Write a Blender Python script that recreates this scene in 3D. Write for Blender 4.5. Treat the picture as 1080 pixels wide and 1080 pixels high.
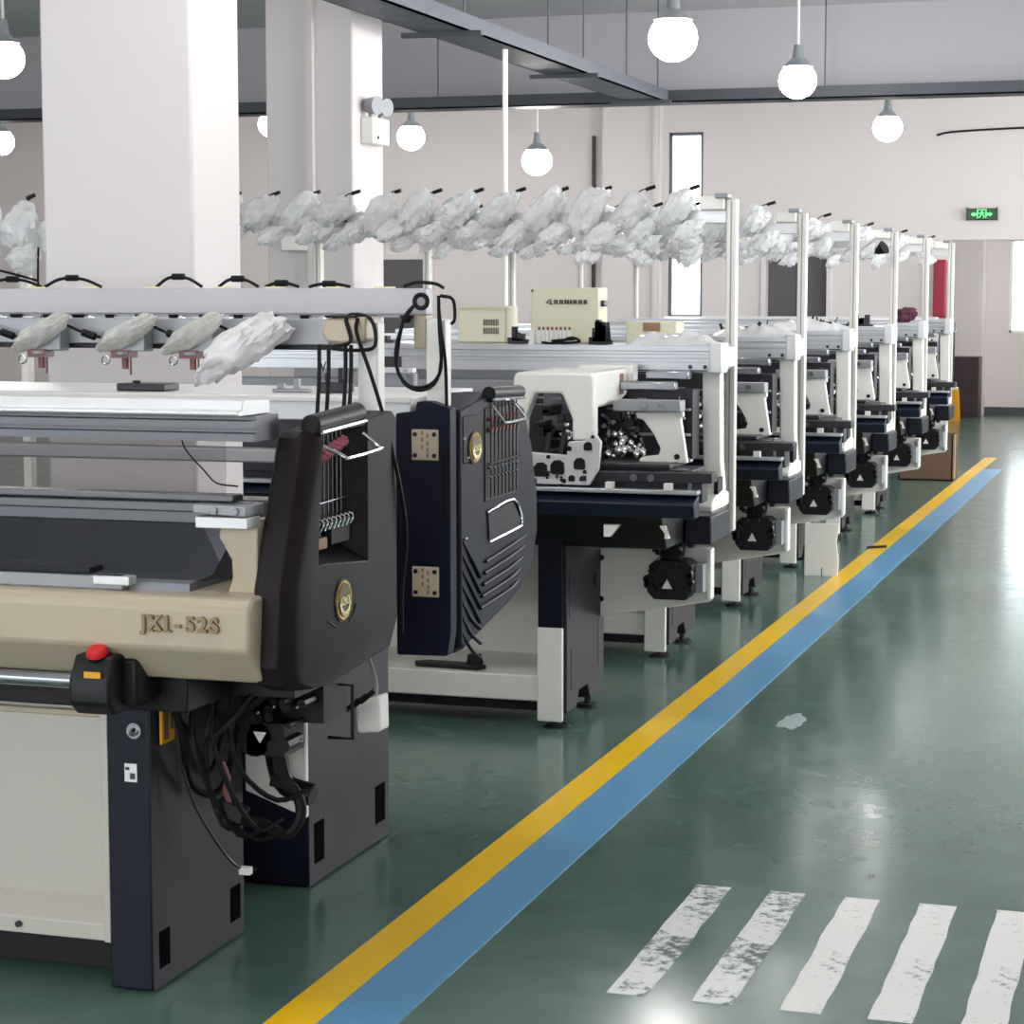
import bpy, bmesh, math, random
from mathutils import Vector, Matrix, noise

for _o in list(bpy.data.objects):
    bpy.data.objects.remove(_o)
SC = bpy.context.scene
COL = SC.collection
random.seed(11)

# ------------------------------------------------------------------ camera, world, light, exposure
cam_d = bpy.data.cameras.new('camera')
cam_d.lens = 75.67
cam_d.sensor_width = 36.0
cam_d.clip_end = 200
cam = bpy.data.objects.new('camera', cam_d)
COL.objects.link(cam)
_f = Vector((-0.2999, 0.9485, -0.1017)).normalized()
_r = Vector((0.9533, 0.3015, 0.0)).normalized()
_u = _r.cross(_f)
cam.matrix_world = Matrix(((_r.x, _u.x, -_f.x, 0.0), (_r.y, _u.y, -_f.y, 0.0), (_r.z, _u.z, -_f.z, 1.65), (0, 0, 0, 1)))
SC.camera = cam

W = bpy.data.worlds.new('world')
SC.world = W
W.use_nodes = True
W.node_tree.nodes['Background'].inputs[0].default_value = (0.86, 0.93, 1.0, 1)
W.node_tree.nodes['Background'].inputs[1].default_value = 7.0

BULB = 72.0                     # radiance of the hanging bulbs
DAYLIGHT = 85.0                 # watts per side window of the hall


def area(name, loc, rot, sx, sy, power, color):
    l = bpy.data.lights.new(name, 'AREA')
    l.shape = 'RECTANGLE'
    l.size, l.size_y, l.energy, l.color = sx, sy, power, color
    o = bpy.data.objects.new(name, l)
    o.location, o.rotation_euler = loc, rot
    COL.objects.link(o)
    return o


SIDE_WINDOWS = [(8.2, 10.6), (12.6, 15.0), (17.0, 19.4), (21.0, 23.2)]      # openings of the right wall
for _a, _b in SIDE_WINDOWS:
    area('daylight_fill', (2.32, (_a + _b) / 2, 2.1), (0, math.radians(90), 0), 1.9, _b - _a - .1, DAYLIGHT, (1.0, 0.98, 0.97))

FRONT_FILL_OPENINGS = [(-12.0, -9.6), (-8.4, -6.0), (-4.8, -2.4), (-1.2, 1.2)]           # unseen openings added behind the camera for front fill
for _a, _b in FRONT_FILL_OPENINGS:
    area('daylight_fill', ((_a + _b) / 2, -2.62, 2.1), (math.radians(90), 0, 0), _b - _a - .1, 1.9, 20.0, (1.0, 0.98, 0.96))  # added front fill, entering through these unseen openings

SC.view_settings.view_transform = 'Standard'
SC.view_settings.look = 'None'
SC.view_settings.exposure = 0.1
SC.view_settings.gamma = 1.0
SC.view_settings.use_curve_mapping = False


# ------------------------------------------------------------------ materials
def lin(c):
    c = c / 255.0
    return c / 12.92 if c <= 0.04045 else ((c + 0.055) / 1.055) ** 2.4


def rgb(r, g, b):
    return (lin(r), lin(g), lin(b), 1.0)


def mat(name, col, rough=0.5, metal=0.0, noise_amt=0.0, scale=6.0, emit=None, strength=0.0, coat=0.0, spec=0.5):
    m = bpy.data.materials.new(name)
    m.use_nodes = True
    nt = m.node_tree
    b = nt.nodes['Principled BSDF']
    b.inputs['Base Color'].default_value = col
    b.inputs['Roughness'].default_value = rough
    b.inputs['Metallic'].default_value = metal
    b.inputs['Specular IOR Level'].default_value = spec
    b.inputs['Coat Weight'].default_value = coat
    if emit is not None:
        b.inputs['Emission Color'].default_value = emit
        b.inputs['Emission Strength'].default_value = strength
    if noise_amt > 0:
        tc = nt.nodes.new('ShaderNodeTexCoord')
        n = nt.nodes.new('ShaderNodeTexNoise')
        n.inputs['Scale'].default_value = scale
        n.inputs['Detail'].default_value = 4
        nt.links.new(tc.outputs['Object'], n.inputs['Vector'])
        mx = nt.nodes.new('ShaderNodeMix')
        mx.data_type = 'RGBA'
        mx.inputs[6].default_value = tuple(c * (1 - noise_amt) for c in col[:3]) + (1,)
        mx.inputs[7].default_value = tuple(min(1, c * (1 + noise_amt)) for c in col[:3]) + (1,)
        nt.links.new(n.outputs['Fac'], mx.inputs[0])
        nt.links.new(mx.outputs[2], b.inputs['Base Color'])
        mr = nt.nodes.new('ShaderNodeMapRange')
        mr.inputs['To Min'].default_value = max(0.02, rough * 0.8)
        mr.inputs['To Max'].default_value = min(1, rough * 1.2)
        nt.links.new(n.outputs['Fac'], mr.inputs['Value'])
        nt.links.new(mr.outputs['Result'], b.inputs['Roughness'])
    return m


M = {}
M['wall'] = mat('wall_paint', rgb(222, 213, 211), 0.75, noise_amt=0.03, scale=1.5)
M['pillar'] = mat('pillar_paint', rgb(222, 215, 213), 0.6, noise_amt=0.03, scale=1.2)
M['ceiling'] = mat('ceiling_paint', rgb(205, 203, 206), 0.85, noise_amt=0.03, scale=1.0)
M['skirting'] = mat('skirting_paint', rgb(70, 74, 76), 0.4)
M['white'] = mat('white_enamel', rgb(240, 238, 230), 0.35, noise_amt=0.04, scale=5)
M['cream'] = mat('cream_enamel', rgb(182, 167, 142), 0.38, noise_amt=0.04, scale=4)
M['panel'] = mat('pale_panel_enamel', rgb(194, 187, 176), 0.4, noise_amt=0.03)
M['bedsteel'] = mat('needle_bed_steel', rgb(128, 130, 138), 0.4, 0.45, noise_amt=0.1, scale=8)
M['railgrey'] = mat('rail_grey_paint', rgb(182, 180, 182), 0.45, 0.1, noise_amt=0.03)
M['paleyellow'] = mat('pale_sticker', rgb(226, 222, 160), 0.6)
M['boxcream'] = mat('cabinet_cream', rgb(222, 219, 190), 0.5, noise_amt=0.03)
M['navy'] = mat('navy_enamel', rgb(15, 17, 34), 0.4, spec=0.3, noise_amt=0.1, scale=3)
M['legside'] = mat('grey_enamel', rgb(43, 39, 46), 0.42, spec=0.18, noise_amt=0.08, scale=3)
M['cover'] = mat('charcoal_plastic', rgb(30, 23, 25), 0.5, spec=0.16, noise_amt=0.08, scale=5)
M['coverblue'] = mat('blue_black_plastic', rgb(17, 19, 38), 0.45, spec=0.14, noise_amt=0.08, scale=5)
M['black'] = mat('black_plastic', rgb(18, 18, 21), 0.45, spec=0.3, noise_amt=0.1)
M['rubber'] = mat('black_rubber', rgb(14, 14, 16), 0.6, spec=0.25)
M['alu'] = mat('brushed_aluminium', rgb(196, 198, 202), 0.32, 0.75, noise_amt=0.04, scale=10)
M['alulight'] = mat('light_aluminium', rgb(222, 222, 222), 0.4, 0.35, noise_amt=0.03, scale=10)
M['aludark'] = mat('dark_rail_metal', rgb(104, 104, 108), 0.38, 0.6, noise_amt=0.06, scale=10)
M['steel'] = mat('steel', rgb(160, 162, 168), 0.25, 0.9)
M['chrome'] = mat('chrome', rgb(235, 235, 238), 0.1, 1.0)
M['iron'] = mat('dark_iron', rgb(58, 58, 62), 0.38, 0.6, noise_amt=0.12, scale=12)
M['greymetal'] = mat('grey_painted_metal', rgb(150, 152, 156), 0.42, 0.2, noise_amt=0.05)
M['tealgrey'] = mat('teal_grey_metal', rgb(112, 122, 126), 0.4, 0.4, noise_amt=0.05)
M['tray'] = mat('deep_blue_tray', rgb(20, 29, 48), 0.35, noise_amt=0.1, spec=0.3)
M['scrap'] = mat('pale_patch', rgb(158, 172, 170), 0.35, noise_amt=0.2, scale=20)
M['void'] = mat('matt_black_opening', rgb(8, 8, 9), 0.9, spec=0.02)
M['beam'] = mat('shaded_ceiling_paint', rgb(180, 178, 183), 0.8, noise_amt=0.03)  # ceiling paint darkened to put the beam's shade into the colour
M['red'] = mat('red_button', rgb(205, 25, 30), 0.3)
M['yellow'] = mat('yellow_plastic', rgb(226, 160, 20), 0.5, noise_amt=0.05)
M['label'] = mat('label_white', rgb(232, 232, 228), 0.5)
M['ink'] = mat('print_ink', rgb(60, 62, 66), 0.6)
M['darkink'] = mat('black_ink', rgb(25, 22, 26), 0.6)
M['letter'] = mat('bronze_letter', rgb(150, 128, 96), 0.35, 0.7)
M['post'] = mat('anodised_post', rgb(226, 223, 212), 0.4, 0.15, noise_amt=0.03)
M['gold'] = mat('brass_gold', rgb(212, 170, 70), 0.25, 0.9)
M['goldlight'] = mat('pale_gold', rgb(250, 236, 180), 0.3, 0.35)
M['golddark'] = mat('dark_gold', rgb(98, 84, 40), 0.4, 0.5)
M['pink'] = mat('pink_disc', rgb(190, 110, 125), 0.35)
M['redbrown'] = mat('red_brown_plastic', rgb(122, 74, 70), 0.45)
M['brown'] = mat('tan_block', rgb(150, 108, 78), 0.5)
M['ring'] = mat('grey_tray_cable', rgb(92, 98, 108), 0.5, 0.3, noise_amt=0.06)
M['traydark'] = mat('dark_cable_tray', rgb(74, 77, 84), 0.55, 0.2, noise_amt=0.06)
M['darkdoor'] = mat('dark_door_paint', rgb(92, 88, 90), 0.6, noise_amt=0.05)
M['wood'] = mat('dark_maroon_wood', rgb(60, 44, 48), 0.45, noise_amt=0.15, scale=4)
M['maroon'] = mat('maroon_paint', rgb(150, 28, 52), 0.5, noise_amt=0.05)
M['maroondark'] = mat('maroon_cloth', rgb(84, 40, 58), 0.9, noise_amt=0.25, scale=25)
M['carton'] = mat('cardboard', rgb(112, 88, 68), 0.8, noise_amt=0.08)
M['tape'] = mat('packing_tape', rgb(176, 150, 110), 0.35)
M['yellowline'] = mat('yellow_floor_paint', rgb(255, 200, 16), 0.3, noise_amt=0.06, scale=7)
M['blueline'] = mat('blue_floor_paint', rgb(100, 158, 198), 0.3, noise_amt=0.04, scale=5)
M['bulb'] = mat('lamp_bulb', (1, 1, 1, 1), 0.4, emit=(1.0, 0.975, 0.955, 1), strength=BULB)
M['signgreen'] = mat('exit_sign_face', rgb(10, 60, 30), 0.4, emit=rgb(8, 70, 30), strength=0.35)
M['signglow'] = mat('exit_sign_glow', rgb(110, 240, 130), 0.4, emit=rgb(90, 245, 120), strength=1.1)
M['lampshade'] = mat('lamp_hood', rgb(150, 156, 160), 0.4, 0.5)


def plastic_bag_mat(name, col, clear):
    m = bpy.data.materials.new(name)
    m.use_nodes = True
    nt = m.node_tree
    for n in list(nt.nodes):
        nt.nodes.remove(n)
    out = nt.nodes.new('ShaderNodeOutputMaterial')
    p = nt.nodes.new('ShaderNodeBsdfPrincipled')
    p.inputs['Base Color'].default_value = col
    p.inputs['Roughness'].default_value = 0.18
    p.inputs['Coat Weight'].default_value = 0.5
    tl = nt.nodes.new('ShaderNodeBsdfTranslucent')
    tl.inputs[0].default_value = col
    tr = nt.nodes.new('ShaderNodeBsdfTransparent')
    m1 = nt.nodes.new('ShaderNodeMixShader')
    m1.inputs[0].default_value = 0.4
    nt.links.new(p.outputs[0], m1.inputs[1])
    nt.links.new(tl.outputs[0], m1.inputs[2])
    m2 = nt.nodes.new('ShaderNodeMixShader')
    tc = nt.nodes.new('ShaderNodeTexCoord')
    nz = nt.nodes.new('ShaderNodeTexNoise')
    nz.inputs['Scale'].default_value = 14
    nt.links.new(tc.outputs['Object'], nz.inputs['Vector'])
    mr = nt.nodes.new('ShaderNodeMapRange')
    mr.inputs['From Min'].default_value = 0.35
    mr.inputs['From Max'].default_value = 0.7
    mr.inputs['To Min'].default_value = clear * 0.3
    mr.inputs['To Max'].default_value = clear * 1.6
    nt.links.new(nz.outputs['Fac'], mr.inputs['Value'])
    nt.links.new(mr.outputs['Result'], m2.inputs[0])
    nt.links.new(m1.outputs[0], m2.inputs[1])
    nt.links.new(tr.outputs[0], m2.inputs[2])
    nt.links.new(m2.outputs[0], out.inputs[0])
    return m


M['bag'] = plastic_bag_mat('clear_plastic_bag', (1.0, 1.0, 1.0, 1), 0.06)
M['bagpink'] = plastic_bag_mat('milky_plastic_bag', (0.99, 0.965, 0.965, 1), 0.08)
M['baggreen'] = plastic_bag_mat('greenish_plastic_hood', rgb(232, 232, 224), 0.3)


def pane_mat(name, tint, gloss):
    m = bpy.data.materials.new(name)
    m.use_nodes = True
    nt = m.node_tree
    for n in list(nt.nodes):
        nt.nodes.remove(n)
    out = nt.nodes.new('ShaderNodeOutputMaterial')
    tr = nt.nodes.new('ShaderNodeBsdfTransparent')
    tr.inputs[0].default_value = tint
    gl = nt.nodes.new('ShaderNodeBsdfGlossy')
    gl.inputs['Roughness'].default_value = 0.04
    fr = nt.nodes.new('ShaderNodeFresnel')
    fr.inputs[0].default_value = 1.45
    ml = nt.nodes.new('ShaderNodeMath')
    ml.operation = 'MULTIPLY'
    ml.inputs[1].default_value = gloss
    nt.links.new(fr.outputs[0], ml.inputs[0])
    mx = nt.nodes.new('ShaderNodeMixShader')
    nt.links.new(ml.outputs[0], mx.inputs[0])
    nt.links.new(tr.outputs[0], mx.inputs[1])
    nt.links.new(gl.outputs[0], mx.inputs[2])
    nt.links.new(mx.outputs[0], out.inputs[0])
    return m


M['acrylic'] = pane_mat('clear_acrylic', (0.86, 0.85, 0.86, 1), 0.9)
M['smoke'] = pane_mat('smoked_acrylic', (0.62, 0.64, 0.68, 1), 1.0)
M['glass'] = pane_mat('window_glass', (0.95, 0.97, 0.97, 1), 0.8)


def floor_material():
    m = bpy.data.materials.new('green_epoxy_floor')
    m.use_nodes = True
    nt = m.node_tree
    b = nt.nodes['Principled BSDF']
    tc = nt.nodes.new('ShaderNodeTexCoord')
    big = nt.nodes.new('ShaderNodeTexNoise')
    big.inputs['Scale'].default_value = 0.9
    big.inputs['Detail'].default_value = 5
    fine = nt.nodes.new('ShaderNodeTexNoise')
    fine.inputs['Scale'].default_value = 9
    fine.inputs['Detail'].default_value = 6
    nt.links.new(tc.outputs['Object'], big.inputs['Vector'])
    nt.links.new(tc.outputs['Object'], fine.inputs['Vector'])
    r = nt.nodes.new('ShaderNodeValToRGB')
    r.color_ramp.elements[0].position = 0.3
    r.color_ramp.elements[0].color = rgb(78, 108, 97)
    r.color_ramp.elements[1].position = 0.72
    r.color_ramp.elements[1].color = rgb(98, 128, 116)
    nt.links.new(big.outputs['Fac'], r.inputs[0])
    mx = nt.nodes.new('ShaderNodeMix')
    mx.data_type = 'RGBA'
    mx.blend_type = 'MULTIPLY'
    mx.inputs[0].default_value = 0.25
    nt.links.new(r.outputs[0], mx.inputs[6])
    nt.links.new(fine.outputs['Fac'], mx.inputs[7])
    nt.links.new(mx.outputs[2], b.inputs['Base Color'])
    mr = nt.nodes.new('ShaderNodeMapRange')
    mr.inputs['To Min'].default_value = 0.1
    mr.inputs['To Max'].default_value = 0.27
    nt.links.new(fine.outputs['Fac'], mr.inputs['Value'])
    nt.links.new(mr.outputs['Result'], b.inputs['Roughness'])
    b.inputs['Coat Weight'].default_value = 0.0
    b.inputs['Coat Roughness'].default_value = 0.12
    bp = nt.nodes.new('ShaderNodeBump')
    bp.inputs['Strength'].default_value = 0.03
    bp.inputs['Distance'].default_value = 0.02
    nt.links.new(big.outputs['Fac'], bp.inputs['Height'])
    nt.links.new(bp.outputs[0], b.inputs['Normal'])
    return m


M['floor'] = floor_material()


def worn_paint(name, base, worn, lo, hi):
    m = bpy.data.materials.new(name)
    m.use_nodes = True
    nt = m.node_tree
    b = nt.nodes['Principled BSDF']
    tc = nt.nodes.new('ShaderNodeTexCoord')
    a = nt.nodes.new('ShaderNodeTexNoise')
    a.inputs['Scale'].default_value = 26
    a.inputs['Detail'].default_value = 8
    a.inputs['Roughness'].default_value = 0.72
    c = nt.nodes.new('ShaderNodeTexNoise')
    c.inputs['Scale'].default_value = 4
    nt.links.new(tc.outputs['Object'], a.inputs['Vector'])
    nt.links.new(tc.outputs['Object'], c.inputs['Vector'])
    ad = nt.nodes.new('ShaderNodeMath')
    ad.operation = 'MULTIPLY_ADD'
    ad.inputs[1].default_value = 0.55
    nt.links.new(c.outputs['Fac'], ad.inputs[0])
    nt.links.new(a.outputs['Fac'], ad.inputs[2])
    r = nt.nodes.new('ShaderNodeValToRGB')
    r.color_ramp.elements[0].position = lo
    r.color_ramp.elements[0].color = base
    r.color_ramp.elements[1].position = hi
    r.color_ramp.elements[1].color = worn
    nt.links.new(ad.outputs[0], r.inputs[0])
    nt.links.new(r.outputs[0], b.inputs['Base Color'])
    b.inputs['Roughness'].default_value = 0.4
    return m


M['stripe'] = worn_paint('white_floor_paint', rgb(236, 236, 230), rgb(130, 138, 132), 0.86, 0.98)
M['stripeworn'] = worn_paint('scuffed_white_floor_paint', rgb(230, 232, 228), rgb(84, 98, 94), 0.77, 0.88)


# ------------------------------------------------------------------ geometry helpers
class MB:
    """Collects solids in world coordinates and links them as one mesh object."""

    def __init__(self):
        self.bm = bmesh.new()

    def box(self, x0, x1, y0, y1, z0, z1):
        x0, x1 = min(x0, x1), max(x0, x1)
        y0, y1 = min(y0, y1), max(y0, y1)
        z0, z1 = min(z0, z1), max(z0, z1)
        v = [self.bm.verts.new(p) for p in ((x0, y0, z0), (x1, y0, z0), (x1, y1, z0), (x0, y1, z0),
                                            (x0, y0, z1), (x1, y0, z1), (x1, y1, z1), (x0, y1, z1))]
        for f in ((3, 2, 1, 0), (4, 5, 6, 7), (0, 1, 5, 4), (1, 2, 6, 5), (2, 3, 7, 6), (3, 0, 4, 7)):
            self.bm.faces.new([v[i] for i in f])
        return self

    def prism(self, poly, axis, a0, a1):
        def P(u, v, a):
            return {'x': (a, u, v), 'y': (u, a, v), 'z': (u, v, a)}[axis]
        lo = [self.bm.verts.new(P(u, v, a0)) for u, v in poly]
        hi = [self.bm.verts.new(P(u, v, a1)) for u, v in poly]
        n = len(poly)
        fs = [self.bm.faces.new(lo), self.bm.faces.new(hi)]
        for i in range(n):
            fs.append(self.bm.faces.new((lo[i], lo[(i + 1) % n], hi[(i + 1) % n], hi[i])))
        bmesh.ops.recalc_face_normals(self.bm, faces=fs)
        return self

    def loft(self, polys):
        rings = [[self.bm.verts.new(p) for p in poly] for poly in polys]
        n = len(rings[0])
        fs = [self.bm.faces.new(rings[0]), self.bm.faces.new(rings[-1])]
        for a, b in zip(rings, rings[1:]):
            for i in range(n):
                fs.append(self.bm.faces.new((a[i], a[(i + 1) % n], b[(i + 1) % n], b[i])))
        bmesh.ops.recalc_face_normals(self.bm, faces=fs)
        return self

    def cyl(self, p0, p1, r, n=14, r2=None):
        p0, p1 = Vector(p0), Vector(p1)
        d = p1 - p0
        q = d.to_track_quat('Z', 'Y')
        r2 = r if r2 is None else r2
        ring = lambda c, rr: [self.bm.verts.new(c + q @ Vector((rr * math.cos(2 * math.pi * i / n), rr * math.sin(2 * math.pi * i / n), 0))) for i in range(n)]
        a, b = ring(p0, r), ring(p1, r2)
        self.bm.faces.new(list(reversed(a)))
        self.bm.faces.new(b)
        for i in range(n):
            self.bm.faces.new((a[i], a[(i + 1) % n], b[(i + 1) % n], b[i]))
        return self

    def tube(self, pts, r, n=8, smooth=4):
        pts = [Vector(p) for p in pts]
        if smooth > 1 and len(pts) > 2:
            out = []
            ext = [pts[0] * 2 - pts[1]] + pts + [pts[-1] * 2 - pts[-2]]
            for i in range(1, len(ext) - 2):
                a, b, c, d = ext[i - 1:i + 3]
                for k in range(smooth):
                    t = k / smooth
                    out.append(0.5 * ((2 * b) + (c - a) * t + (2 * a - 5 * b + 4 * c - d) * t * t + (3 * b - a - 3 * c + d) * t ** 3))
            out.append(pts[-1])
            pts = out
        rings = []
        up = Vector((0.13, 0.21, 0.97))
        for i, p in enumerate(pts):
            d = (pts[min(i + 1, len(pts) - 1)] - pts[max(i - 1, 0)])
            if d.length < 1e-9:
                d = Vector((0, 0, 1))
            d.normalize()
            s = d.cross(up)
            if s.length < 1e-3:
                s = d.cross(Vector((1, 0, 0)))
            s.normalize()
            t = s.cross(d).normalized()
            up = t
            rings.append([self.bm.verts.new(p + r * (s * math.cos(2 * math.pi * k / n) + t * math.sin(2 * math.pi * k / n))) for k in range(n)])
        fs = [self.bm.faces.new(list(reversed(rings[0]))), self.bm.faces.new(rings[-1])]
        for a, b in zip(rings, rings[1:]):
            for k in range(n):
                fs.append(self.bm.faces.new((a[k], a[(k + 1) % n], b[(k + 1) % n], b[k])))
        bmesh.ops.recalc_face_normals(self.bm, faces=fs)
        return self

    def ball(self, c, r, sub=2, sc=(1, 1, 1)):
        mtx = Matrix.Translation(c) @ Matrix.Diagonal((sc[0], sc[1], sc[2], 1))
        bmesh.ops.create_icosphere(self.bm, subdivisions=sub, radius=r, matrix=mtx)
        return self

    def rot(self, angle, axis, center):
        bmesh.ops.rotate(self.bm, verts=self.bm.verts, cent=center, matrix=Matrix.Rotation(angle, 3, axis))
        return self

    def build(self, name, m, parent=None, bevel=0.0, loc=None, smooth=True):
        me = bpy.data.meshes.new(name)
        org = Vector((0, 0, 0))
        if parent is None:
            if loc is None:
                vs = [v.co for v in self.bm.verts]
                xs, ys, zs = [v.x for v in vs], [v.y for v in vs], [v.z for v in vs]
                org = Vector(((min(xs) + max(xs)) / 2, (min(ys) + max(ys)) / 2, min(zs)))
            else:
                org = Vector(loc)
        else:
            p = parent
            while p is not None:
                org = org + p.location
                p = p.parent
        bmesh.ops.translate(self.bm, verts=self.bm.verts, vec=-org)
        self.bm.to_mesh(me)
        self.bm.free()
        me.materials.append(m if not isinstance(m, str) else M[m])
        if smooth:
            me.shade_smooth()
            me.set_sharp_from_angle(angle=math.radians(35))
        o = bpy.data.objects.new(name, me)
        COL.objects.link(o)
        if parent is None:
            o.location = org
        else:
            o.parent = parent
        if bevel > 0:
            md = o.modifiers.new('bevel', 'BEVEL')
            md.width = bevel
            md.segments = 2
            md.limit_method = 'ANGLE'
            md.angle_limit = math.radians(40)
        return o


def loose(mb, name, m, parent, bevel=0.0, smooth=True):
    """every separate solid collected in mb becomes a part of its own"""
    seen = set()
    mb.bm.verts.ensure_lookup_table()
    out = []
    for v0 in list(mb.bm.verts):
        if v0 in seen:
            continue
        stack, comp = [v0], []
        seen.add(v0)
        while stack:
            v = stack.pop()
            comp.append(v)
            for e in v.link_edges:
                w = e.other_vert(v)
                if w not in seen:
                    seen.add(w)
                    stack.append(w)
        n = MB()
        mp = {v: n.bm.verts.new(v.co) for v in comp}
        fs = set(f for v in comp for f in v.link_faces)
        for f in sorted(fs, key=lambda f: f.index):
            n.bm.faces.new([mp[v] for v in f.verts])
        out.append(n.build(name, m, parent, bevel, smooth=smooth))
    mb.bm.free()
    return out


def tag(o, label, cat, group=None):
    o['label'] = label
    o['category'] = cat
    if group:
        o['group'] = group
    return o


def root(name, loc, label, cat, group=None):
    o = bpy.data.objects.new(name, None)
    o.empty_display_size = 0.1
    o.location = loc
    COL.objects.link(o)
    return tag(o, label, cat, group)


def struct(o):
    o['kind'] = 'structure'
    return o


SKIP = set()


def dup(o, parent=None, delta=(0, 0, 0)):
    c = o.copy()
    COL.objects.link(c)
    c.parent = parent
    if parent is None:
        c.location = o.location + Vector(delta)
    for ch in o.children:
        if ch not in SKIP:
            dup(ch, c)
    return c


def text_mesh(s, size, depth, bold=0.0):
    cu = bpy.data.curves.new('lettering', 'FONT')
    cu.body = s
    cu.size = size
    cu.extrude = depth
    cu.offset = bold
    cu.align_x = 'CENTER'
    cu.align_y = 'CENTER'
    t = bpy.data.objects.new('lettering', cu)
    COL.objects.link(t)
    dg = bpy.context.evaluated_depsgraph_get()
    dg.update()
    me = bpy.data.meshes.new_from_object(t.evaluated_get(dg))
    bpy.data.objects.remove(t)
    bpy.data.curves.remove(cu)
    return me


def text_part(name, s, size, depth, m, parent, world, rot=(math.pi / 2, 0, 0), sx=1.0, bold=0.0):
    me = text_mesh(s, size, depth, bold)
    mt = Matrix.Translation(Vector(world) - sum_loc(parent)) @ (Matrix.Rotation(rot[2], 4, 'Z') @ Matrix.Rotation(rot[1], 4, 'Y') @ Matrix.Rotation(rot[0], 4, 'X')) @ Matrix.Diagonal((sx, 1, 1, 1))
    me.transform(mt)
    me.materials.clear()
    me.materials.append(M[m])
    o = bpy.data.objects.new(name, me)
    COL.objects.link(o)
    o.parent = parent
    return o


def sum_loc(p):
    v = Vector((0, 0, 0))
    while p is not None:
        v = v + p.location
        p = p.parent
    return v


# ------------------------------------------------------------------ room
XL, XR, YB, YF, YR, ZC = -16.0, 2.2, -2.5, 24.0, 29.8, 4.0
struct(MB().box(XL - .2, XR + .2, YB - .2, YR + .3, -.15, 0).build('floor', 'floor', smooth=False))
struct(MB().box(XL - .2, XR + .2, YB - .2, YF + .2, ZC, ZC + .15).build('ceiling', 'ceiling', smooth=False))
struct(MB().box(XL - .2, XL, YB - .2, YF, 0, ZC).build('wall_left', 'wall', smooth=False))
mb = MB()
xs = [XL] + [v for w in FRONT_FILL_OPENINGS for v in w] + [XR + .2]
for i in range(0, len(xs), 2):
    mb.box(xs[i], xs[i + 1], YB - .2, YB, 0, ZC)
for a, b in FRONT_FILL_OPENINGS:
    mb.box(a, b, YB - .2, YB, 0, 1.1).box(a, b, YB - .2, YB, 3.1, ZC)
struct(mb.build('wall_front', 'wall', smooth=False))

# right wall with its row of side windows
mb = MB()
ys = [YB] + [v for w in SIDE_WINDOWS for v in w] + [YR]
for i in range(0, len(ys), 2):
    mb.box(XR, XR + .2, ys[i], ys[i + 1], 0, ZC)
for a, b in SIDE_WINDOWS:
    mb.box(XR, XR + .2, a, b, 0, 1.1)
    mb.box(XR, XR + .2, a, b, 3.1, ZC)
struct(mb.build('wall_right', 'wall', smooth=False))

# far wall: slit window, dark doorway, wide opening into the far bay
W1 = (-5.735, -5.335, 1.36, 3.44)
D1 = (-4.60, -3.92, 0, 2.11)
OX, OZ = -2.58, 2.215
mb = MB()
y0, y1 = YF, YF + .2
mb.box(XL, W1[0], y0, y1, 0, ZC).box(W1[0], W1[1], y0, y1, 0, W1[2]).box(W1[0], W1[1], y0, y1, W1[3], ZC)
mb.box(W1[1], D1[0], y0, y1, 0, ZC).box(D1[0], D1[1], y0, y1, D1[3], ZC)
mb.box(D1[1], OX, y0, y1, 0, ZC).box(OX, XR, y0, y1, OZ, ZC)
struct(mb.build('wall_back', 'wall', smooth=False))
struct(MB().box(-6.47, -5.80, 23.86, 24.0, 0, ZC).build('trim_1', 'pillar', smooth=False))
struct(MB().box(-5.87, -5.83, 23.82, 23.86, 0, ZC).build('trim_2', 'pillar', smooth=False))
o = struct(MB().box(W1[0], W1[0] + .035, 24.04, 24.1, W1[2], W1[3]).box(W1[1] - .035, W1[1], 24.04, 24.1, W1[2], W1[3])
           .box(W1[0], W1[1], 24.04, 24.1, W1[3] - .035, W1[3]).box(W1[0], W1[1], 24.04, 24.1, W1[2], W1[2] + .035)
           .build('window_1', 'aludark', bevel=.004))
MB().box(W1[0] + .03, W1[1] - .03, 24.065, 24.075, W1[2] + .03, W1[3] - .03).build('window_pane', 'glass', o, smooth=False)
o = struct(MB().box(D1[0], D1[1], 24.12, 24.17, 0, D1[3]).build('door_1', 'darkdoor', bevel=.005))
MB().box(D1[0] + .32, D1[0] + .36, 24.11, 24.12, .1, 2.0).build('door_seam', 'ink', o, smooth=False)
MB().cyl((D1[0] + .3, 24.1, .95), (D1[0] + .3, 24.1, 1.15), .012).build('door_handle', 'steel', o)
struct(MB().box(D1[0] - .06, D1[0], 23.97, 24.02, 0, D1[3] + .06).box(D1[1], D1[1] + .06, 23.97, 24.02, 0, D1[3] + .06)
       .box(D1[0], D1[1], 23.97, 24.02, D1[3], D1[3] + .06).build('trim_3', 'pillar', bevel=.006))
o = struct(MB().box(-9.22, -8.62, 23.95, 24.0, 0, 2.03).build('door_2', 'darkdoor', bevel=.005))
MB().cyl((-8.72, 23.92, .95), (-8.72, 23.92, 1.15), .012).build('door_handle', 'steel', o)
struct(MB().box(-9.29, -9.22, 23.94, 24.0, 0, 2.1).box(-8.62, -8.55, 23.94, 24.0, 0, 2.1).box(-9.22, -8.62, 23.94, 24.0, 2.03, 2.1).build('trim_6', 'pillar', bevel=.005))
tag(MB().cyl((-6.6, 23.965, 1.2), (-6.6, 23.965, 3.42), .022, 10).build('wall_conduit', 'wood'), 'thin dark vertical conduit on the far wall left of the slit window', 'pipe')
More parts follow.
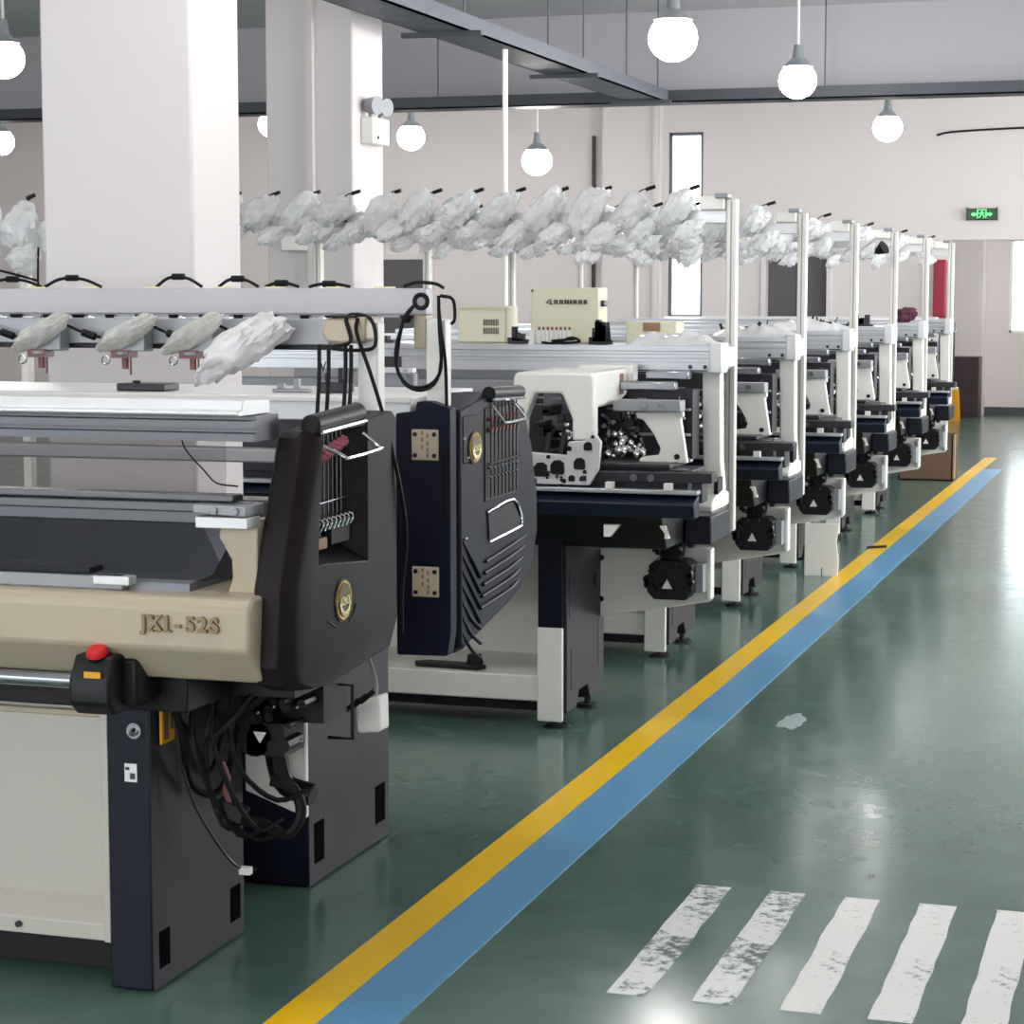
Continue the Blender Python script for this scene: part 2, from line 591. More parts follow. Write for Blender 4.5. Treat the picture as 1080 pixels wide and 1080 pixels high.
# far bay behind the opening
struct(MB().box(-5.2, XR + .2, YF + .2, YR + .3, 3.2, 3.3).build('ceiling_bay', 'ceiling', smooth=False))
W2 = (-2.40, -1.35, 1.10, 2.36)
mb = MB()
mb.box(-5.2, W2[0], YR, YR + .2, 0, 3.2).box(W2[0], W2[1], YR, YR + .2, 0, W2[2]).box(W2[0], W2[1], YR, YR + .2, W2[3], 3.2).box(W2[1], XR + .2, YR, YR + .2, 0, 3.2)
struct(mb.build('wall_far_bay', 'wall', smooth=False))
struct(MB().box(-5.2, -5.05, YF + .2, YR + .2, 0, 3.2).build('wall_bay_left', 'wall', smooth=False))
struct(MB().box(-3.9, -2.70, 29.3, 29.8, 0, 3.2).build('trim_4', 'wall', smooth=False))
struct(MB().box(-2.69, XR, 29.76, 29.8, 0, .1).build('baseboard_back', 'skirting', smooth=False))
struct(MB().box(D1[1] + .07, OX, 23.97, 24.0, 0, .1).build('baseboard_hall', 'skirting', smooth=False))
o = MB()
for a in (W2[0], (W2[0] + W2[1]) / 2 - .02, W2[1] - .04):
    o.box(a, a + .04, 29.84, 29.9, W2[2], W2[3])
o.box(W2[0], W2[1], 29.84, 29.9, W2[2], W2[2] + .04).box(W2[0], W2[1], 29.84, 29.9, W2[3] - .04, W2[3])
o = struct(o.build('window_2', 'white', bevel=.005))
MB().box(W2[0] + .03, W2[1] - .03, 29.865, 29.875, W2[2] + .03, W2[3] - .03).build('window_pane', 'glass', o, smooth=False)
for k, (a, b) in enumerate(SIDE_WINDOWS):
    o = MB()
    for t in (a, (a + b) / 2 - .03, b - .06):
        o.box(XR + .1, XR + .16, t, t + .06, 1.1, 3.1)
    o.box(XR + .1, XR + .16, a, b, 1.1, 1.16).box(XR + .1, XR + .16, a, b, 3.04, 3.1)
    struct(o.build('window_%d' % (3 + k), 'white', bevel=.005))

# pillars and ceiling beams
struct(MB().box(-3.77, -3.205, 6.6, 6.98, 0, ZC).build('column', 'pillar', bevel=.012))
struct(MB().box(-5.34, -4.78, 12.0, 12.5, 0, ZC).build('column.001', 'pillar', bevel=.012))
struct(MB().box(-5.06, -5.02, 11.955, 12.0, 0, ZC).build('trim_5', 'pillar'))
struct(MB().box(XL, XR, 18.0, 18.35, 3.3, ZC).build('beam_cross', 'beam', smooth=False))
struct(MB().box(XL, XR, 9.0, 9.3, 3.62, ZC).build('beam_cross.001', 'ceiling', smooth=False))

# ------------------------------------------------------------------ floor markings
def slab(name, poly, z, m, label):
    return tag(MB().prism(poly, 'z', 0.0, z).build(name, m, smooth=False), label, 'floor marking')


slab('yellow_floor_line', [(-1.965, 1.0), (-1.85, 1.0), (-1.85, 21.9), (-1.965, 21.9)], .0025, 'yellowline', 'long yellow line painted on the green floor beside the machines')
slab('blue_floor_line', [(-1.85, 1.0), (-1.675, 1.0), (-1.675, 20.5), (-1.85, 20.5)], .0022, 'blueline', 'long light blue band painted on the floor along the yellow line')
LB = ['leftmost worn white crosswalk stripe, nearest the blue band', 'second white crosswalk stripe from the blue band, scuffed dark along its edges',
      'middle white crosswalk stripe, third from the blue band', 'fourth white crosswalk stripe from the blue band, clean paint',
      'fifth white crosswalk stripe from the blue band, cut by the right edge of the photo']
for k in range(5):
    x = -1.28 + .206 * k
    p = []
    for t in range(11):
        p.append((x + random.uniform(-.003, .003), 4.79 + .0975 * t))
    for t in range(11):
        p.append((x + .098 + random.uniform(-.003, .003), 5.765 - .0975 * t))
    o = slab('crosswalk_stripe', p, .0015, 'stripeworn' if k < 2 else 'stripe', LB[k])
    o['group'] = 'white crosswalk stripes'


# ------------------------------------------------------------------ ceiling fittings
def tray(name, x0, x1, yy0, yy1, z, label, m):
    r = root(name, ((x0 + x1) / 2, (yy0 + yy1) / 2, z), label, 'cable tray')
    MB().box(x0, x1, yy0, yy1, z, z + .012).build('tray_floor', m, r, smooth=False)
    if x1 - x0 > yy1 - yy0:
        MB().box(x0, x1, yy0, yy0 + .012, z, z + .1).box(x0, x1, yy1 - .012, yy1, z, z + .1).build('tray_side', m, r, smooth=False)
    else:
        MB().box(x0, x0 + .012, yy0, yy1, z, z + .1).box(x1 - .012, x1, yy0, yy1, z, z + .1).build('tray_side', m, r, smooth=False)
    return r


tr = tray('cable_tray', -4.44, -4.14, 3.0, 17.3, 3.18, 'grey cable tray running along the hall under the ceiling', 'ring')
for y in (9.6, 12.2, 14.8, 17.0):
    MB().box(-4.55, -4.05, y, y + .04, 3.15, 3.18).build('tray_bracket', 'traydark', tr, smooth=False)
    loose(MB().cyl((-4.42, y + .02, 3.15), (-4.42, y + .02, 4.0), .006, 6).cyl((-4.16, y + .02, 3.15), (-4.16, y + .02, 4.0), .006, 6), 'hanger_rod', 'ring', tr)
tr = tray('cable_tray', -13.0, 1.6, 17.5, 17.78, 3.2, 'dark cable tray crossing the hall in front of the far wall', 'traydark')
for x in (-11, -8.5, -6.2, -2.9, -.8):
    loose(MB().cyl((x, 17.52, 3.2), (x, 17.52, 4.0), .006, 6), 'hanger_rod', 'ring', tr)
tag(MB().cyl((-4.06, 12.7, 1.0), (-4.06, 12.7, 3.12), .017, 10).build('hanging_conduit', 'white'), 'thin white conduit pipe dropping from the cable tray', 'pipe')
tag(MB().tube([(-2.74, 23.988, 3.345), (-2.6, 23.988, 3.375), (-2.2, 23.988, 3.395), (-1.6, 23.988, 3.41)], .012).build('wall_wire', 'black'), 'dark wire running along the far wall above the exit sign', 'wire')


def lamp(x, y, z, label, group='hanging factory lamps'):
    r = root('pendant_lamp', (x, y, z - .1), label, 'lamp', group)
    MB().cyl((x, y, z + .24), (x, y, ZC), .011, 8).build('rod', 'white', r)
    MB().cyl((x, y, z + .15), (x, y, z + .26), .045, 14, .03).build('cap', 'lampshade', r)
    MB().cyl((x, y, z + .10), (x, y, z + .16), .11, 24, .05).build('shade', 'lampshade', r)
    MB().ball((x, y, z), .14, 3, (1, 1, .95)).build('bulb', 'bulb', r)
    return r


lamp(-2.87, 12.1, 3.08, 'glowing pendant lamp nearest the camera, right of the grey cable tray')
lamp(-2.85, 16.0, 3.20, 'glowing pendant lamp second along the aisle, just above the dark cable tray')
lamp(-2.84, 20.8, 3.20, 'glowing pendant lamp farthest along the aisle, below the dark cable tray')
lamp(-7.58, 20.6, 3.20, 'glowing pendant lamp just right of the emergency light')
lamp(-5.83, 19.2, 2.85, 'small glowing pendant lamp near the thin white conduit pipe')
lamp(-7.64, 12.9, 3.20, 'glowing pendant lamp at the top left edge of the photo')
lamp(-11.9, 20.0, 3.20, 'glowing pendant lamp low at the left edge of the photo')
lamp(-9.1, 20.6, 3.36, 'dim hooded pendant lamp between the two big pillars')

for _x, _y in ((-2.85, 3.4), (-2.2, 6.3), (-7.6, 3.4), (-7.6, 7.9), (-12.0, 3.4), (-12.0, 7.9)):  # unseen lamps added to spread light over the near machines and pillar
    lamp(_x, _y, 3.3, 'added unseen pendant lamp over the near part of the hall, above the picture')
lamp(0.9, 12.0, 3.2, 'added unseen pendant lamp over the walkway on the right, outside the picture')  # unseen lamp, added for more even light in the hall
for _x, _y in ((-1.3, 27.0), (-0.2, 28.2), (-1.0, 25.6)):  # unseen lamps added to brighten the bay wall
    lamp(_x, _y, 2.8, 'added unseen pendant lamp in the far bay, right of the picture')

# exit sign
r = root('exit_sign', (-2.237, 23.98, 2.42), 'green lit running man exit sign on the far wall', 'exit sign')
MB().box(-2.40, -2.075, 23.95, 24.0, 2.425, 2.55).build('housing', 'black', r, bevel=.004)
MB().box(-2.385, -2.09, 23.945, 23.951, 2.433, 2.543).build('sign_face', 'signgreen', r, smooth=False)
loose(MB().box(-2.405, -2.385, 23.94, 23.96, 2.42, 2.56).box(-2.09, -2.07, 23.94, 23.96, 2.42, 2.56), 'end_cap', 'iron', r)
mb = MB()
cx, ya, yb = -2.24, 23.939, 23.945
mb.prism([(cx - .115, 2.487), (cx - .085, 2.512), (cx - .085, 2.5), (cx - .05, 2.5), (cx - .05, 2.474), (cx - .085, 2.474), (cx - .085, 2.462)], 'y', ya, yb)
mb.prism([(cx + .115, 2.487), (cx + .085, 2.462), (cx + .085, 2.474), (cx + .05, 2.474), (cx + .05, 2.5), (cx + .085, 2.5), (cx + .085, 2.512)], 'y', ya, yb)
mb.box(cx - .05, cx - .04, ya, yb, 2.445, 2.54).box(cx + .04, cx + .05, ya, yb, 2.445, 2.54).box(cx - .05, cx + .05, ya, yb, 2.533, 2.54)
mb.ball((cx + .006, ya + .003, 2.522), .009, 2, (1, .4, 1))
mb.prism([(cx - .012, 2.512), (cx + .012, 2.514), (cx + .008, 2.484), (cx - .012, 2.486)], 'y', ya, yb)
mb.prism([(cx - .012, 2.51), (cx - .034, 2.496), (cx - .03, 2.49), (cx - .01, 2.5)], 'y', ya, yb)
mb.prism([(cx + .012, 2.51), (cx + .033, 2.5), (cx + .03, 2.493), (cx + .01, 2.502)], 'y', ya, yb)
mb.prism([(cx - .01, 2.488), (cx - .03, 2.45), (cx - .022, 2.446), (cx + .002, 2.484)], 'y', ya, yb)
mb.prism([(cx, 2.488), (cx + .022, 2.468), (cx + .016, 2.446), (cx + .024, 2.445), (cx + .031, 2.47), (cx + .01, 2.49)], 'y', ya, yb)
mb.build('running_man', 'signglow', r, smooth=False)

# emergency twin light on the second pillar
r = root('emergency_light', (-4.72, 12.25, 2.54), 'white twin head emergency light box on the second pillar', 'emergency light')
MB().box(-4.779, -4.70, 12.12, 12.40, 2.53, 2.69).build('body', 'white', r, bevel=.008)
for y in (12.18, 12.34):
    MB().cyl((-4.74, y, 2.69), (-4.74, y, 2.73), .012).cyl((-4.76, y, 2.76), (-4.68, y - .03, 2.755), .042, 18, .055).build('lamp_head', 'greymetal', r)
MB().cyl((-4.70, 12.2, 2.57), (-4.694, 12.2, 2.57), .01).build('test_button', 'black', r)
tag(MB().box(-5.23, -5.06, 11.95, 12.0, 1.895, 1.98).build('junction_box', 'white', bevel=.006), 'small white junction box on the front of the second pillar', 'electrical box')

# far bay objects
r = root('cabinet', (-3.05, 29.05, 0), 'dark maroon low cabinet beyond the opening in the far wall', 'cabinet')
MB().box(-3.7, -2.69, 28.85, 29.29, .0, .8).build('body', 'wood', r, bevel=.008)
for x in (-3.66, -3.18):
    d = MB().box(x, x + .46, 28.835, 28.85, .06, .76).build('door', 'wood', r, bevel=.004)
    MB().cyl((x + .41, 28.82, .38), (x + .41, 28.82, .5), .008).build('handle', 'iron', d)
r = root('wet_floor_sign', (-2.93, 28.0, 0), 'small yellow folding stand on the floor in front of the maroon cabinet', 'floor sign')
MB().prism([(-3.02, 0.0), (-2.84, 0.0), (-2.86, .40), (-2.97, .42)], 'y', 27.93, 27.955).build('front_panel', 'yellow', r, bevel=.006)
MB().prism([(-3.02, 0.0), (-2.84, 0.0), (-2.86, .40), (-2.97, .42)], 'y', 28.05, 28.075).build('rear_panel', 'yellow', r, bevel=.006)
MB().box(-2.96, -2.87, 27.93, 28.075, .40, .44).build('handle', 'label', r, bevel=.01)
r = root('hose_cabinet', (-2.64, 23.9, 1.35), 'tall dark red cabinet hung on the far wall left of the opening', 'cabinet')
MB().box(-2.73, -2.60, 23.82, 23.97, 1.37, 2.0).build('body', 'maroon', r, bevel=.008)
MB().box(-2.722, -2.608, 23.81, 23.82, 1.39, 1.98).build('door', 'maroon', r, bevel=.004)

# carton on the floor past the last machine
r = root('carton', (-2.23, 19.3, 0), 'open brown cardboard carton on the floor past the last bare machine', 'box')
mb = MB()
mb.box(-2.46, -1.99, 19.1, 19.112, 0, .4).box(-2.46, -1.99, 19.46, 19.472, 0, .4).box(-2.46, -2.448, 19.1, 19.472, 0, .4).box(-2.002, -1.99, 19.1, 19.472, 0, .4).box(-2.46, -1.99, 19.1, 19.472, 0, .012)
mb.build('body', 'carton', r)
MB().prism([(-2.46, .4), (-2.40, .36), (-2.395, .365), (-2.455, .408)], 'y', 19.12, 19.45).build('flap', 'carton', r)
MB().box(-1.9899, -1.988, 19.25, 19.31, .0, .4).build('tape_strip', 'tape', r)

# ------------------------------------------------------------------ bare knitting machine (world coordinates of the nearest one)
PITCH = 1.67
X0, X1 = -4.4, -1.80


def feeder_mesh(r, x, y, z):
    mb = MB()
    mb.box(x - .018, x + .018, y - .05, y + .02, z - .02, z + .03)
    mb.cyl((x, y - .05, z), (x, y - .09, z + .01), .026, 10)
    mb.tube([(x, y - .05, z + .02), (x + .03, y - .05, z + .09), (x + .075, y - .05, z + .105)], .003, 5, 3)
    mb.cyl((x + .06, y - .05, z + .1), (x + .1, y - .05, z + .112), .008, 8)
    return mb.build('yarn_feeder', 'black', r)


def bare_machine(label):
    r = root('knitting_machine', (-2.3, 7.71, 0), label, 'knitting machine', 'row of bare knitting machines')
    # legs
    prof = [(7.72, .06), (7.86, .06), (7.90, .12), (8.02, .12), (8.06, .06), (8.26, .06), (8.26, .74), (7.72, .74)]
    for x in (-2.335, -4.35):
        leg = MB().prism(prof, 'x', x, x + .11).build('leg', 'legside', r, bevel=.005)
        MB().box(x + .002, x + .098, 7.70, 7.72, .39, .74).build('upper_face', 'navy', leg, bevel=.004)
        MB().box(x - .001, x + .099, 7.698, 7.72, .03, .39).build('lower_face', 'white', leg, bevel=.006)
        loose(MB().box(x + .109, x + .1115, 7.78, 7.80, .14, .3).box(x + .109, x + .1115, 8.17, 8.215, .17, .36).box(x + .109, x + .1115, 7.75, 7.765, .42, .6), 'slot', 'black', leg, smooth=False)
        MB().cyl((x + .111, 8.14, .52), (x + .114, 8.14, .52), .03).build('hole', 'black', leg)
        for y in (7.77, 8.2):
            MB().cyl((x + .06, y, 0), (x + .06, y, .012), .055, 18, .04).cyl((x + .06, y, .012), (x + .06, y, .07), .014, 10).build('levelling_foot', 'iron', r)
    MB().box(-4.24, -2.336, 7.75, 8.24, .095, .195).build('base_shelf', 'white', r, bevel=.006)
    MB().box(-4.24, -2.336, 7.80, 8.2, .05, .095).build('base_beam', 'legside', r)
    MB().box(-4.24, -2.336, 8.22, 8.25, .195, .70).build('back_panel', 'white', r, bevel=.004)
    # bed box, tray, needle bed
    MB().prism([(7.72, .70), (8.35, .70), (8.40, .84), (7.62, .84)], 'x', -4.35, -1.84).build('bed_box', 'black', r, bevel=.006)
    MB().box(-1.84, -1.735, 8.0, 8.36, .69, .80).build('end_box', 'navy', r, bevel=.008)
    t = MB().prism([(7.58, .832), (7.66, .832), (7.66, .915), (7.56, .885)], 'x', -4.3, -1.705).build('front_tray', 'tray', r, bevel=.005)
    MB().box(-4.3, -1.70, 7.60, 7.66, .916, .932).build('tray_lip', 'alu', t, bevel=.003)
    for x in (-2.03, -1.81):
        MB().box(x - .014, x + .014, 7.595, 7.63, .932, .957).build('clip', 'white', t)
    mb = MB()
    mb.box(-4.3, -1.66, 7.66, 7.76, .955, .992).box(-4.3, -1.76, 7.7, 8.0, .915, .992).box(-4.3, -1.85, 7.8, 8.15, .992, 1.01)
    mb.box(-1.74, -1.70, 7.68, 7.78, .88, .955)
    nb = mb.build('needle_bed', 'iron', r, bevel=.004)
    for x in (-1.95, -1.885):
        loose(MB().cyl((x, 7.655, .972), (x, 7.645, .972), .014, 12), 'bolt', 'steel', nb)
    # brackets under the tray
    for x, s in ((-2.03, 1), (-1.80, -1)):
        MB().prism([(x - .02, .755), (x + .005 * s, .755), (x + .04 * s, .80), (x - .02, .80)], 'y', 7.60, 7.63).build('tray_bracket', 'white', r)
    # slide bracket arm
    arm = MB().prism([(-2.012, 1.197), (-2.012, 1.175), (-1.985, 1.165), (-1.945, 1.115), (-1.918, 1.06), (-1.925, 1.035), (-1.985, 1.027), (-2.0, 1.02), (-2.0, 1.006), (-1.815, 1.006), (-1.842, 1.175), (-1.832, 1.18), (-1.832, 1.2)], 'y', 7.93, 7.965).build('bracket_arm', 'white', r, bevel=.004)
    loose(MB().cyl((-1.853, 7.93, 1.03), (-1.853, 7.925, 1.03), .011, 10), 'bolt', 'black', arm)
    cl = MB().box(-2.098, -1.836, 7.90, 7.99, 1.2, 1.243).build('clamp_bar', 'greymetal', r, bevel=.004)
    for x in (-1.975, -1.91):
        loose(MB().cyl((x, 7.90, 1.222), (x, 7.893, 1.222), .012, 12), 'bolt', 'steel', cl)
    # guide rails
    MB().box(-2.125, -1.90, 8.08, 8.14, 1.272, 1.306).build('guide_rail', 'steel', r, bevel=.006)
    MB().box(-2.04, -1.87, 8.18, 8.24, 1.31, 1.345).build('guide_rail', 'steel', r, bevel=.006)
    MB().box(-4.3, -2.6, 8.3, 8.36, 1.225, 1.295).build('rear_rail', 'greymetal', r, bevel=.004)
    # inner mechanism
    rng = random.Random(5)
    mb = MB()
    mb.box(-2.24, -1.86, 8.22, 8.34, 1.0, 1.27).box(-4.2, -2.3, 8.25, 8.34, .9, 1.2)
    for k in range(46):
        x, z = rng.uniform(-2.2, -1.89), rng.uniform(1.0, 1.22)
        y = rng.uniform(8.05, 8.2)
        s = rng.uniform(.008, .028)
        if k % 3 == 0:
            mb.cyl((x, y, z), (x, y - rng.uniform(.02, .06), z), s * .8, 10)
        elif k % 3 == 1:
            mb.box(x - s, x + s, y - s, y + .1, z - s * .7, z + s * .7)
        else:
            mb.cyl((x, y, z - s * 2), (x + rng.uniform(-.02, .02), y, z + s * 2), .006, 8)
    mb.build('cam_mechanism', 'iron', r)
    mb = MB()
    for k in range(22):
        x, z = rng.gauss(-2.075, .03), rng.gauss(1.055, .02)
        s = rng.uniform(.008, .022)
        mb.ball((x, 7.98 + rng.uniform(-.02, .03), z), s, 1, (1, .6, rng.uniform(.6, 1.3)))
    mb.box(-2.14, -1.93, 7.93, 8.02, .992, 1.003)
    for k in range(14):
        x, z = rng.uniform(-2.17, -1.95), rng.uniform(1.04, 1.2)
        mb.cyl((x, 8.03, z), (x, 8.0, z + rng.uniform(-.01, .01)), rng.uniform(.004, .011), 8)
    mb.build('polished_cam', 'chrome', r)
    mb = MB()
    for k in range(5):
        x = -1.925 + k * .014
        mb.tube([(x + .006 * math.cos(a * 1.3), 8.30 + .006 * math.sin(a * 1.3), 1.16 + a * .0042) for a in range(24)], .0018, 5, 1)
    loose(mb, 'spring', 'steel', r)
    mb = MB()
    for k in range(20):
        x, z, h = rng.uniform(-2.19, -1.87), rng.uniform(1.02, 1.2), rng.uniform(.02, .06)
        mb.cyl((x, 8.16, z), (x + rng.uniform(-.025, .025), 8.12, z + h), rng.uniform(.0025, .006), 7)
    for k in range(10):
        x, z = rng.uniform(-2.18, -1.87), rng.uniform(1.02, 1.24)
        mb.box(x - .014, x + .014, 8.14, 8.16, z - .004, z + .004)
    mb.box(-2.2, -1.865, 8.19, 8.215, 1.09, 1.1).box(-2.2, -1.865, 8.19, 8.215, 1.19, 1.198)
    loose(mb, 'mechanism_rod', 'greymetal', r)
    mb = MB()
    for z in (1.06, .985, .93):
        mb.box(-1.95, -1.875, 8.25, 8.3, z, z + .016)
    loose(mb, 'shelf_bar', 'alulight', r)
    # end column with foot
    c = MB().prism([(-1.863, 1.335), (-1.789, 1.335), (-1.785, .98), (-1.775, .86), (-1.845, .86), (-1.857, .98)], 'y', 8.40, 8.47).build('end_column', 'white', r, bevel=.006)
    MB().prism([(8.18, .785), (8.50, .80), (8.50, .85), (8.40, .87), (8.22, .845), (8.18, .82)], 'x', -1.90, -1.77).build('foot_block', 'white', c, bevel=.006)
    MB().box(-1.79, -1.7735, 8.30, 8.39, .80, .92).build('foot_slot', 'black', c)
    # top beam
    bz = [(8.35, 1.335), (8.35, 1.372), (8.362, 1.374), (8.362, 1.388), (8.345, 1.39), (8.345, 1.402), (8.36, 1.404), (8.36, 1.415), (8.34, 1.418), (8.34, 1.438), (8.80, 1.438), (8.80, 1.335)]
    tb = MB().prism(bz, 'x', X0, -1.822).build('top_beam', 'alu', r)
    MB().box(-1.822, -1.772, 8.335, 8.46, 1.33, 1.452).box(-1.822, -1.79, 8.46, 8.72, 1.345, 1.43).build('beam_end_cap', 'alulight', tb, bevel=.006)
    loose(MB().box(-2.3, -1.83, 8.34, 8.351, 1.338, 1.343).cyl((-1.9, 8.35, 1.355), (-1.9, 8.342, 1.355), .008).cyl((-1.84, 8.35, 1.355), (-1.84, 8.342, 1.355), .008), 'beam_screw', 'iron', tb)
    # posts and yarn rail
    for x in (-1.846, -4.38):
        p = MB().box(x, x + .043, 8.75, 8.80, .66, 2.03).build('post', 'post', r, bevel=.005)
        MB().box(x + .018, x + .024, 8.748, 8.751, .67, 2.02).build('post_groove', 'greymetal', p, smooth=False)
    MB().tube([(-1.86, 8.73, 1.45), (-1.868, 8.72, 1.38), (-1.872, 8.62, 1.2), (-1.868, 8.6, .95), (-1.86, 8.6, .8)], .007, 6).build('post_cable', 'black', r)
    MB().box(X0, -1.846, 8.755, 8.795, 1.93, 1.985).build('yarn_rail', 'alulight', r, bevel=.004)
    MB().box(-1.95, -1.85, 8.72, 8.80, 1.985, 2.04).build('rail_end_unit', 'white', r, bevel=.006)
    MB().box(-1.885, -1.83, 8.70, 8.78, 2.03, 2.05).build('rail_end_switch', 'greymetal', r, bevel=.005)
    f0 = feeder_mesh(r, -4.28, 8.755, 1.97)
    for k in range(1, 13):
        c = f0.copy()
        COL.objects.link(c)
        c.parent = r
        c.location = (k * .186, 0, 0)
    # take-down motor on its plate
    mp = MB().prism([(-2.245, .375), (-2.228, .362), (-1.785, .44), (-1.770, .455), (-1.770, .655), (-1.85, .655), (-2.235, .64), (-2.245, .63)], 'y', 8.205, 8.235).build('motor_plate', 'white', r, bevel=.006)
    MB().box(-1.788, -1.770, 8.17, 8.206, .455, .65).build('plate_flange', 'white', mp, bevel=.004)
    for z in (.60, .435):
        loose(MB().cyl((-2.222, 8.206, z), (-2.222, 8.198, z), .012, 8), 'bolt', 'black', mp)
    mt = MB()
    mt.prism([(-1.985, .49), (-1.965, .468), (-1.84, .468), (-1.815, .50), (-1.815, .60), (-1.84, .62), (-1.96, .62), (-1.985, .6)], 'y', 8.03, 8.15)
    for k in range(16):
        a = rng.uniform(0, 6.28)
        mt.cyl((-1.9 + .085 * math.cos(a), 8.03, .545 + .065 * math.sin(a)), (-1.9 + .085 * math.cos(a), 8.0, .545 + .065 * math.sin(a)), rng.uniform(.008, .018), 8)
    mt.box(-1.94, -1.87, 8.06, 8.14, .62, .82)
    mt.cyl((-1.95, 8.05, .64), (-1.93, 8.05, .82), .015).cyl((-1.86, 8.05, .64), (-1.845, 8.06, .80), .012)
    for k in range(18):
        x, z = rng.uniform(-1.97, -1.81), rng.uniform(.62, .82)
        mt.box(x - .012, x + .012, 8.04, 8.1, z - .01, z + .014)
    mt = mt.build('takedown_motor', 'black', r, bevel=.002)
    MB().prism([(-1.925, .515), (-1.885, .515), (-1.905, .552)], 'y', 7.996, 8.001).build('warning_triangle', 'label', mt, smooth=False)
    mb = MB().box(-1.815, -1.787, 8.1, 8.2, .49, .6)
    for k in range(9):
        x, z = rng.uniform(-1.97, -1.81), rng.uniform(.61, .82)
        mb.ball((x, 8.035, z), .007, 1)
    loose(mb, 'motor_fitting', 'greymetal', mt)
    return r


BL = ['nearest bare knitting machine, with a white arched carriage and a white base shelf',
      'second bare knitting machine in the row, just behind the one with the arched carriage',
      'third bare knitting machine in the row, with a white panel leaning at its leg',
      'fourth bare knitting machine in the row',
      'fifth bare knitting machine in the row, with a maroon cloth bundle on top',
      'sixth and last bare knitting machine in the row, in front of the carton']
first = bare_machine(BL[0])
machines = [first]
for k in range(1, 6):
    c = dup(first, None, (0, PITCH * k, 0))
    c['label'] = BL[k]
    for ch in c.children:                    # later machines have plain grey-white legs
        if ch.name.startswith('leg'):
            for g in ch.children:
                if g.name.startswith('upper_face'):
                    g.data = g.data.copy()
                    g.data.materials[0] = M['white']
    machines.append(c)

# arched carriage: only the nearest machine shows one
mb = MB()
outer = [(-2.425, .905), (-2.425, 1.335), (-2.41, 1.352), (-2.135, 1.352), (-2.118, 1.335), (-2.118, .95), (-2.13, .9)]
inner = [(-2.19, 1.12), (-2.19, 1.18), (-2.235, 1.275), (-2.34, 1.275), (-2.375, 1.18), (-2.375, 1.04), (-2.19, 1.04)]
mb.prism([(-2.425, 1.02), (-2.425, 1.335), (-2.41, 1.352), (-2.125, 1.352), (-2.112, 1.335), (-2.112, 1.10), (-2.195, 1.10), (-2.195, 1.18), (-2.235, 1.275), (-2.34, 1.275), (-2.378, 1.18), (-2.385, 1.02)], 'y', 7.68, 7.75)
mb.prism([(7.75, 1.352), (8.2, 1.352), (8.2, 1.25), (8.05, 1.22), (7.75, 1.22)], 'x', -2.16, -2.118)
mb.box(-2.42, -2.12, 7.75, 8.2, 1.325, 1.352)
car = mb.build('carriage_arch', 'white', first, bevel=.01)
mb = MB()
mb.prism([(-2.40, .94), (-2.41, 1.03), (-2.388, 1.08), (-2.375, 1.06), (-2.30, 1.055), (-2.2, 1.05), (-2.195, 1.10), (-2.13, 1.105), (-2.10, 1.14), (-2.07, 1.10), (-2.08, 1.0), (-2.115, .94)], 'y', 7.628, 7.655)
cp = mb.build('carriage_plate', 'alulight', car, bevel=.004)
mb = MB()
for x, z, s in ((-2.365, 1.0, .026), (-2.30, .995, .027), (-2.235, 1.005, .027), (-2.15, 1.02, .022), (-2.118, 1.085, .016), (-2.385, 1.055, .008), (-2.18, .965, .012), (-2.21, .955, .008), (-2.14, .965, .01), (-2.13, .99, .007), (-2.33, .958, .007), (-2.27, 1.043, .007), (-2.19, 1.075, .009), (-2.10, 1.12, .006)):
    mb.prism([(x - s, z - s * .8), (x - s * .6, z - s), (x + s * .8, z - s), (x + s, z - s * .6), (x + s * .9, z + s * .6), (x + s * .3, z + s), (x - s * .5, z + s * .9), (x - s, z + s * .3)], 'y', 7.622, 7.629)
loose(mb, 'carriage_opening', 'black', car)
mb = MB()
rng = random.Random(3)
MB().box(-2.39, -2.19, 7.96, 8.0, 1.0, 1.3).build('carriage_back', 'greymetal', car)
for k in range(22):
    x, z, s = rng.uniform(-2.37, -2.2), 1.01 + .2 * rng.random() ** 2, rng.uniform(.008, .022)
    mb.box(x - s, x + s, 7.8, 7.97, z - s, z + s * .8)
for x in (-2.33, -2.27, -2.23):
    mb.cyl((x, 7.76, 1.0), (x + .02, 7.78, 1.12), .012, 8)
mb.build('carriage_mechanism', 'iron', car)
mb = MB()
for k in range(12):
    mb.ball((rng.gauss(-2.24, .02), 7.79, rng.gauss(1.12, .02)), rng.uniform(.006, .014), 1)
mb.box(-2.36, -2.26, 7.76, 7.78, 1.25, 1.258)
for k in range(10):
    x, z = rng.uniform(-2.38, -2.12), rng.uniform(.93, 1.0)
    mb.box(x - .005, x + .005, 7.616, 7.622, z - .01, z + .01)
loose(mb, 'polished_fitting', 'chrome', car)
MB().box(-2.32, -2.10, 8.2, 8.3, 1.30, 1.365).build('carriage_box', 'white', car, bevel=.006)
MB().box(-2.19, -2.115, 8.08, 8.13, 1.255, 1.335).build('carriage_cover', 'brown', car)


